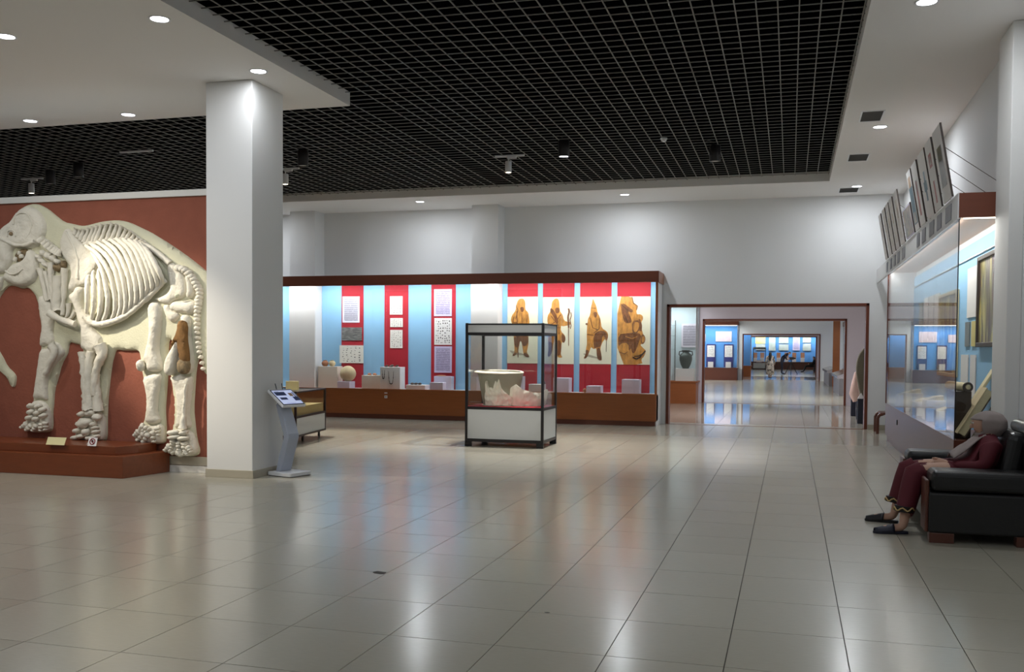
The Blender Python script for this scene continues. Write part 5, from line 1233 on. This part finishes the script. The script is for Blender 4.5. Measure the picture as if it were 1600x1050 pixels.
# ================================================================== stool by the doorway
ST2 = thing('wooden_stool', 'dark brown glossy wooden stool between the doorway and the side showcase', 'stool', (1.85, 20.15, 0))
for x in (1.64, 2.04):
    for y in (19.9, 20.4): mesh('leg', MB().tube([(x, y, 0), (x, y, .3), (x+(.03 if x < 1.8 else -.03), y, .36), (x+(.1 if x < 1.8 else -.1), y, .385)], .032, 10), 'right_case_wood', ST2, smooth=1.)
mesh('seat', MB().box(1.68, 2.0, 19.88, 20.42, .365, .415), 'right_case_wood', ST2, bevel=.02, bseg=3)

# ================================================================== second room
def case(name, label, x0, x1, y0, y1, m, post=True, top=3.2, p=P_CASE, wood='case_wood', glass=True, fas=.22, side=None):
    r = thing(name, label, 'showcase', ((x0+x1)/2, (y0+y1)/2, 0))
    mesh('base', MB().box(x0, x1, y0, y1, .0, .63), wood, r); mesh('base_ledge', MB().box(x0-.03, x1+.05, y0-.04, y1, .63, .67), wood, r)
    mesh('fascia', MB().box(x0, x1+.03, y0-.03, y1, top-fas, top), 'case_wood_dark', r)
    mesh('backing', MB().box(x0, x1, y1-.03, y1, .67, top-fas), m, r)
    mesh('side_panel', MB().box(x0, x0+.02, y0, y1-.03, .67, top-fas), m, r)
    if glass:
        n = max(1, round((x1-x0)/1.5))
        for k in range(n):
            mesh('glass_pane', MB().box(x0+(x1-x0)*k/n+.003, x0+(x1-x0)*(k+1)/n-.003, y0, y0+.008, .67, top-fas), 'glass_case', r)
        mesh('glass_pane', MB().box(x1-.008, x1, y0+.01, y1-.03, .67, top-fas), 'glass_case', r)
    if post: mesh('post', MB().box(x1-.02, x1+.02, y0-.02, y0+.03, .67, top-fas), 'chrome', r)
    mesh('light_strip', MB().box(x0+.05, x1-.05, y0+.04, y0+.08, top-fas-.03, top-fas-.01), 'strip_lit', r)
    light('AREA', 'strip_light', ((x0+x1)/2, y0+.12, top-fas-.05), p*(x1-x0), (.92, .96, 1), r, ((x0+x1)/2, y0+.5, .8), sx=x1-x0-.1, sy=.08)
    return r
mat('case_pale', (206, 226, 232), .8)
case('glass_showcase', 'pale blue lit glass showcase with an amphora, seen through the first doorway', -5.2, -2.68, 29.2, 29.97, 'case_pale')
o = mesh('information_sheet', MB().box(-3.2, -2.72, 29.9, 29.925, 1.68, 2.4), 'text_white'); tag(centre(o), 'grey white text panel above the black amphora', 'panel')
a = (-3.02, 29.5, 1.04)
o = mesh('display_block', MB().box(-3.3, -2.76, 29.32, 29.7, .67, 1.04), 'white_cloth'); tag(centre(o), 'white block carrying the black amphora', 'block')
AM = thing('amphora', 'black amphora with two handles on a white block', 'vase', a)
mesh('vase_body', MB().lathe([(0, 0), (.09, 0), (.1, .02), (.15, .12), (.19, .26), (.19, .36), (.15, .44), (.1, .47), (.1, .52), (.13, .55), (.11, .55), (.08, .5), (0, .45)], a, 22), 'bronze', AM, smooth=1.2)
for s in (-1, 1): mesh('handle', MB().tube([(a[0]+s*.1, a[1], a[2]+.52), (a[0]+s*.19, a[1], a[2]+.51), (a[0]+s*.2, a[1], a[2]+.42), (a[0]+s*.16, a[1], a[2]+.38)], .018, 8), 'bronze', AM, smooth=1.)
for k, (z, m, sc__) in enumerate(((2.35, 'white_cloth', 1.1), (2.03, 'clay_pot', 1.2), (1.62, 'vessel_clay', 1.2))):
    o = mesh('shelf_pot', MB().lathe([(0, 0), (.06*sc__, 0), (.11*sc__, .07*sc__), (.12*sc__, .12*sc__), (.08*sc__, .18*sc__), (.1*sc__, .21*sc__), (0, .16*sc__)], (-3.62, 29.55, z), 16), m, smooth=1.2); tag(centre(o), ['white bowl on the top glass shelf of the pale blue case', 'reddish pot on the middle glass shelf of the pale blue case', 'grey pot on the lowest glass shelf of the pale blue case'][k], 'pot')
    o = mesh('glass_shelf', MB().box(-5.15, -3.4, 29.35, 29.93, z-.012, z), 'glass_case'); tag(centre(o), ['top glass shelf of the pale blue case', 'middle glass shelf of the pale blue case', 'lowest glass shelf of the pale blue case'][k], 'shelf')
o = mesh('shelf_upright', MB().tube([(-3.38, 29.85, .67), (-3.38, 29.85, 2.5)], .015, 8), 'chrome'); tag(centre(o), 'thin metal upright carrying the glass shelves', 'upright')
# stele with a fleece and two dark posts just inside the first doorway
se = thing('standing_stone', 'grey brown rounded standing stone half hidden by the door jamb', 'stone', (1.85, 23.4, 0))
mesh('slab', MB().prism([(0, 0)], 0, 0) if False else MB().sheet([(x, 23.35, z) for x, z in chaikin([(1.57, .45), (1.5, .8), (1.44, 1.15), (1.46, 1.4), (1.55, 1.62), (1.75, 1.76), (1.95, 1.7), (2.1, 1.4), (2.1, .45)], 2)], (0, .16, 0)), 'stele_stone', se, bevel=.03, bseg=3)
mesh('plinth', MB().box(1.6, 2.3, 23.2, 23.7, 0, .46), 'sign_white', se, bevel=.01)
fx = thing('fleece_bundle', 'pinkish white bundle hanging beside the standing stone', 'bundle', (1.6, 24.0, .4))
mat('fleece', (222, 190, 178), .95, bump=.6, bscale=30)
mesh('bundle', MB().tube([(1.5, 24.0, 1.1), (1.48, 24.0, .9), (1.46, 24.0, .6), (1.5, 24.0, .42)], [.05, .08, .12, .08], 14), 'fleece', fx, smooth=1.3)
mesh('stand', MB().box(1.5, 1.75, 23.9, 24.1, 0, .43), 'slipper_navy', fx)
for x, y, lab in ((1.49, 22.6, 'dark navy barrier post with a white pointed top next to the door jamb'), (1.5, 25.2, 'shorter dark navy post beside the fleece bundle')):
    r = thing('barrier_post', lab, 'post', (x, y, 0)); k = .55 if y < 23 else .5
    mesh('shaft', MB().box(x-.05, x+.09, y-.06, y+.06, 0, k), 'slipper_navy', r, bevel=.01)
    mesh('cap', MB().add([(x-.05, y-.06, k), (x+.09, y-.06, k), (x+.09, y+.06, k), (x-.05, y+.06, k), (x+.02, y, k+.13)], [(0, 1, 4), (1, 2, 4), (2, 3, 4), (3, 0, 4), (3, 2, 1, 0)]), 'sign_white', r)

# ================================================================== third room
case('glass_showcase', 'bright blue showcase with navy panels, just before the third doorway', -8.6, -2.74, 53.7, 54.47, 'blue_cloth_deep', wood='right_case_wood', p=P_CASE*1.2)
for i in range(6):
    x = -3.0-.95*i
    r = thing('navy_panel', 'navy panel with a white sheet of small finds in the bright blue showcase', 'panel', (x-.2, 54.4, .8), 'navy panels in the bright blue showcase')
    mesh('panel', MB().box(x-.5, x, 54.38, 54.42, .7, 1.95), 'navy_panel', r)
    mesh('sheet', MB().box(x-.45, x-.05, 54.36, 54.38, 1.25, 1.88), 'finds_dense', r)
    o = mesh('display_block', MB().box(x-.38, x-.1, 54.05, 54.3, .67, .98), 'white_cloth'); tag(centre(o), 'white block in front of a navy panel', 'block', 'white blocks in the bright blue showcase')
for x0, x1, z0, z1 in ((-3.95, -3.1, 2.1, 2.65), (-4.95, -4.5, 2.1, 2.5), (-6.4, -5.6, 2.1, 2.65), (-7.8, -7.1, 2.1, 2.65)):
    o = mesh('information_sheet', MB().box(x0, x1, 54.4, 54.43, z0, z1), 'text_pink'); tag(centre(o), 'pinkish white text panel high in the bright blue showcase', 'panel', 'pinkish panels in the bright blue showcase')
# grey desk cases and a tall brown case end along the right wall
for y0, y1, lab in ((36.5, 41.5, 'grey desk case close to the second doorway'), (46.2, 53.0, 'long grey desk case near the third doorway')):
    r = thing('desk_case', lab, 'showcase', (1.9, (y0+y1)/2, 0)); x0, x1 = 1.62, 2.0
    mesh('desk_body', MB().box(x0+.08, x1, y0, y1, .0, .62), 'plaque', r); mesh('desk_top', MB().add([(x0, y0, .62), (x1, y0, .62), (x1, y1, .62), (x0, y1, .62), (x0, y0, .72), (x1, y0, .85), (x1, y1, .85), (x0, y1, .72)], [(0, 3, 2, 1), (4, 5, 6, 7), (0, 1, 5, 4), (1, 2, 6, 5), (2, 3, 7, 6), (3, 0, 4, 7)]), 'chrome', r)
r = thing('tall_showcase', 'tall brown framed blue showcase behind the grey desk cases', 'showcase', (2.7, 48, 0))
mesh('end_panel', MB().box(1.84, 2.14, 46.0, 46.1, .0, 3.4), 'case_wood', r); mesh('backing', MB().box(3.1, 3.18, 38, 53.5, .7, 2.9), 'blue_cloth_deep', r); mesh('base', MB().box(2.62, 3.18, 38, 53.5, 0, .7), 'case_wood', r)
mesh('fascia', MB().box(2.6, 3.18, 38, 53.5, 2.9, 3.1), 'case_wood_dark', r)
for k in range(4): mesh('glass_pane', MB().box(2.63, 2.64, 38+3.875*k, 41.86+3.875*k, .7, 2.9), 'glass_case', r)
light('AREA', 'strip_light', (2.75, 46, 2.85), P_CASE*8, (.92, .96, 1), r, (2.9, 46, 1), sx=14, sy=.08)

# ================================================================== fourth room
case('glass_showcase', 'narrow blue showcase with an orange brown base between the last doorways', -5.5, -2.35, 62.0, 62.77, 'blue_cloth_deep')

# ================================================================== last room
LC = case('glass_showcase', 'wide blue wall showcase with maps at the far end', -6.5, 2.9, 88.0, 88.8, 'blue_cloth_deep', p=P_CASE*1.6, wood='right_case_wood')
for u0, u1, v0, v1, m, lab in ((1180.5, 1196, 526.5, 537, 'map_yellow', 'yellow map sheet above the small far cabinet'), (1181, 1195.5, 537.5, 547, 'map_print', 'pale sheet right below the yellow map sheet'), (1201.5, 1211.5, 527, 548, 'map_print', 'tall pale green map behind the walking woman'), (1217, 1232, 526.5, 536.5, 'map_print', 'wide pale map over the tripod, upper one'), (1217, 1232, 538, 547.5, 'map_print', 'wide pale map over the tripod, lower one'),
                              (1239, 1249.5, 526.5, 547.5, 'text_lilac', 'tall lilac map between two pairs of sheets'), (1254.5, 1267, 526.5, 535.5, 'map_print', 'grey map sheet nearest the far sofa, upper one'), (1254.5, 1267, 537, 548, 'map_print', 'grey map sheet nearest the far sofa, lower one')):
    a, b = onY(u0, v0, 88.72), onY(u1, v1, 88.72); o = mesh('map_sheet', MB().box(a.x, b.x, 88.7, 88.74, b.z, a.z), m); tag(centre(o), lab, 'map', 'map sheets in the far showcase')
for u in (1180, 1191, 1216.5, 1229, 1241, 1254):
    a, b = onY(u-3, 551, 88.5), onY(u+3, 559, 88.5); o = mesh('exhibit_panel', MB().box(a.x, b.x, 88.45, 88.5, b.z, a.z), 'clay_pot'); tag(centre(o), 'reddish brown panel standing on a white block in the far showcase', 'panel', 'exhibit panels in the far showcase')
    o = mesh('display_block', MB().box(a.x, b.x, 88.35, 88.55, .67, b.z), 'white_cloth'); tag(centre(o), 'white block under a reddish brown panel in the far showcase', 'block', 'blocks in the far showcase')
sc2 = copy_tree(GC); sc2.location = (-2.55, 86.2, 0); sc2['label'] = 'small far glass cabinet in front of the yellow map sheet'
for ch in sc2.children: ch.matrix_parent_inverse = Matrix.Identity(4)
sc2.scale = (.8, .8, .97)
o = mesh('white_box', MB().box(-2.8, -2.35, 86.0, 86.3, .64, .82), 'sign_white'); tag(centre(o), 'white box lying inside the small far cabinet', 'box')
# far sofa and seated visitor
fs_ = copy_tree(SF); fs_.location = (2.2, 77.0, 0); fs_['label'] = 'black leather sofa in the last room with a seated visitor'
J2 = {'pelvis': (V((1.75, 77, .5)), .17), 'chest': (V((1.8, 77, .85)), .17), 'neck': (V((1.76, 77, 1.02)), .07), 'head': (V((1.72, 77, 1.15)), .11), 'crown': (V((1.72, 77, 1.22)), .07)}
E2 = [('pelvis', 'chest'), ('chest', 'neck'), ('neck', 'head'), ('head', 'crown')]
for s, dy in (('L', -.14), ('R', .14)):
    J2.update({'hip'+s: (V((1.6, 77+dy, .5)), .11), 'knee'+s: (V((1.15, 77+dy, .5)), .08), 'ank'+s: (V((1.0, 77+dy, .09)), .05), 'toe'+s: (V((.78, 77+dy, .04)), .04), 'sh'+s: (V((1.78, 77+dy*1.5, .88)), .08), 'el'+s: (V((1.6, 77+dy*1.8, .66)), .055), 'ha'+s: (V((1.3, 77+dy*.6, .64)), .04)})
    E2 += [('pelvis', 'hip'+s), ('hip'+s, 'knee'+s), ('knee'+s, 'ank'+s), ('ank'+s, 'toe'+s), ('chest', 'sh'+s), ('sh'+s, 'el'+s), ('el'+s, 'ha'+s)]
pp = body('person', J2, E2, (['slipper_black', 'skin', 'hair_dark'], lambda c: 2 if c.z > 1.16 or (c.z > 1.05 and c.x > 1.74) else (1 if c.z > 1.0 or (c.x < 1.38 and c.z > .58) else 0)), 'person in dark clothes sitting on the far black sofa')
# walking woman seen from behind
wx, wy = -1.1, 57.6
J3 = {'pelvis': (V((wx, wy, .86)), .17, .14), 'waist': (V((wx, wy, 1.05)), .14, .12), 'chest': (V((wx, wy, 1.22)), .16, .12), 'neck': (V((wx, wy, 1.36)), .05), 'head': (V((wx, wy+.01, 1.46)), .085), 'crown': (V((wx, wy, 1.53)), .06)}
E3 = [('pelvis', 'waist'), ('waist', 'chest'), ('chest', 'neck'), ('neck', 'head'), ('head', 'crown')]
for s, k in (('L', -1), ('R', 1)):
    J3.update({'hip'+s: (V((wx+k*.08, wy, .8)), .11), 'knee'+s: (V((wx+k*.07, wy+.06*k, .45)), .07), 'ank'+s: (V((wx+k*.05, wy-.1*k, .09)), .042), 'toe'+s: (V((wx+k*.05, wy-.1*k+.14, .035)), .035), 'sh'+s: (V((wx+k*.17, wy, 1.25)), .065), 'el'+s: (V((wx+k*.24, wy, 1.0)), .05), 'ha'+s: (V((wx+k*.22, wy+.1, .78)), .035)})
    E3 += [('pelvis', 'hip'+s), ('hip'+s, 'knee'+s), ('knee'+s, 'ank'+s), ('ank'+s, 'toe'+s), ('chest', 'sh'+s), ('sh'+s, 'el'+s), ('el'+s, 'ha'+s)]
wk = body('person', J3, E3, (['patterned_dress', 'skin', 'hair_dark', 'slipper_black'], lambda c: 2 if c.z > 1.38 else (3 if c.z < .1 else (1 if c.z < .24 or (abs(c.x-wx) > .16 and c.z < .85) else 0))), 'person with long dark hair in a patterned dress walking away')
mesh('dress_skirt', MB().lathe([(.16, 1.02), (.2, .86), (.22, .6), (.235, .35), (.22, .24), (.2, .25)], (wx, wy, 0), 22), 'patterned_dress', wk, smooth=1.3)
mesh('long_hair', MB().tube([(wx, wy-.06, 1.5), (wx, wy-.11, 1.36), (wx, wy-.14, 1.18), (wx, wy-.14, 1.02)], [.075, .085, .06, .03], 12), 'hair_dark', wk, smooth=1.3)
# man bending over a tripod
mx_, my_ = -.55, 69.2
J4 = {'pelvis': (V((mx_, my_, .92)), .16), 'waist': (V((mx_+.04, my_, 1.08)), .15), 'chest': (V((mx_+.22, my_, 1.34)), .16), 'neck': (V((mx_+.4, my_, 1.44)), .065), 'head': (V((mx_+.52, my_, 1.47)), .095), 'crown': (V((mx_+.58, my_, 1.52)), .07)}
E4 = [('pelvis', 'waist'), ('waist', 'chest'), ('chest', 'neck'), ('neck', 'head'), ('head', 'crown')]
for s, k in (('L', -1), ('R', 1)):
    J4.update({'hip'+s: (V((mx_, my_+k*.09, .86)), .11), 'knee'+s: (V((mx_+.02, my_+k*.1, .48)), .075), 'ank'+s: (V((mx_-.0, my_+k*.1, .09)), .05), 'toe'+s: (V((mx_+.2, my_+k*.1, .04)), .042), 'sh'+s: (V((mx_+.24, my_+k*.18, 1.3)), .075), 'el'+s: (V((mx_+.3, my_+k*.22, 1.04)), .052), 'ha'+s: (V((mx_+.52, my_+k*.1, 1.08)), .04)})
    E4 += [('pelvis', 'hip'+s), ('hip'+s, 'knee'+s), ('knee'+s, 'ank'+s), ('ank'+s, 'toe'+s), ('chest', 'sh'+s), ('sh'+s, 'el'+s), ('el'+s, 'ha'+s)]
body('person', J4, E4, (['slipper_navy', 'skin', 'hair_dark'], lambda c: 2 if (c.z > 1.5 and c.x > mx_+.44) else (1 if (c.x > mx_+.42 and c.z > 1.36) or (c.x > mx_+.36 and c.z < 1.2 and c.z > .95) else 0)), 'person in dark clothes bending over a camera tripod')
tp = thing('camera_tripod', 'black tripod with a video camera on it in the last room', 'tripod', (mx_+.62, my_, 0))
tx, ty = mx_+.62, my_
for k in range(3):
    a = k*2.094+.5; mesh('leg', MB().tube([(tx, ty, .85), (tx+.25*math.cos(a), ty+.25*math.sin(a), .42), (tx+.48*math.cos(a), ty+.48*math.sin(a), 0)], [.03, .024, .02], 8), 'black_metal', tp)
mesh('column', MB().tube([(tx, ty, .6), (tx, ty, 1.02)], .03, 8), 'black_metal', tp)
cm = mesh('video_camera', MB().box(tx-.14, tx+.18, ty-.07, ty+.07, 1.02, 1.2), 'black_metal', tp, bevel=.02)
mesh('lens_barrel', MB().lathe([(0, 0), (.05, 0), (.055, .12), (.045, .12), (0, .1)], (tx+.18, ty, 1.11), 14, (1, 0, 0)), 'black_metal', cm)
mesh('pan_handle', MB().tube([(tx, ty, 1.02), (tx-.25, ty-.05, .9)], .012, 6), 'black_metal', tp)
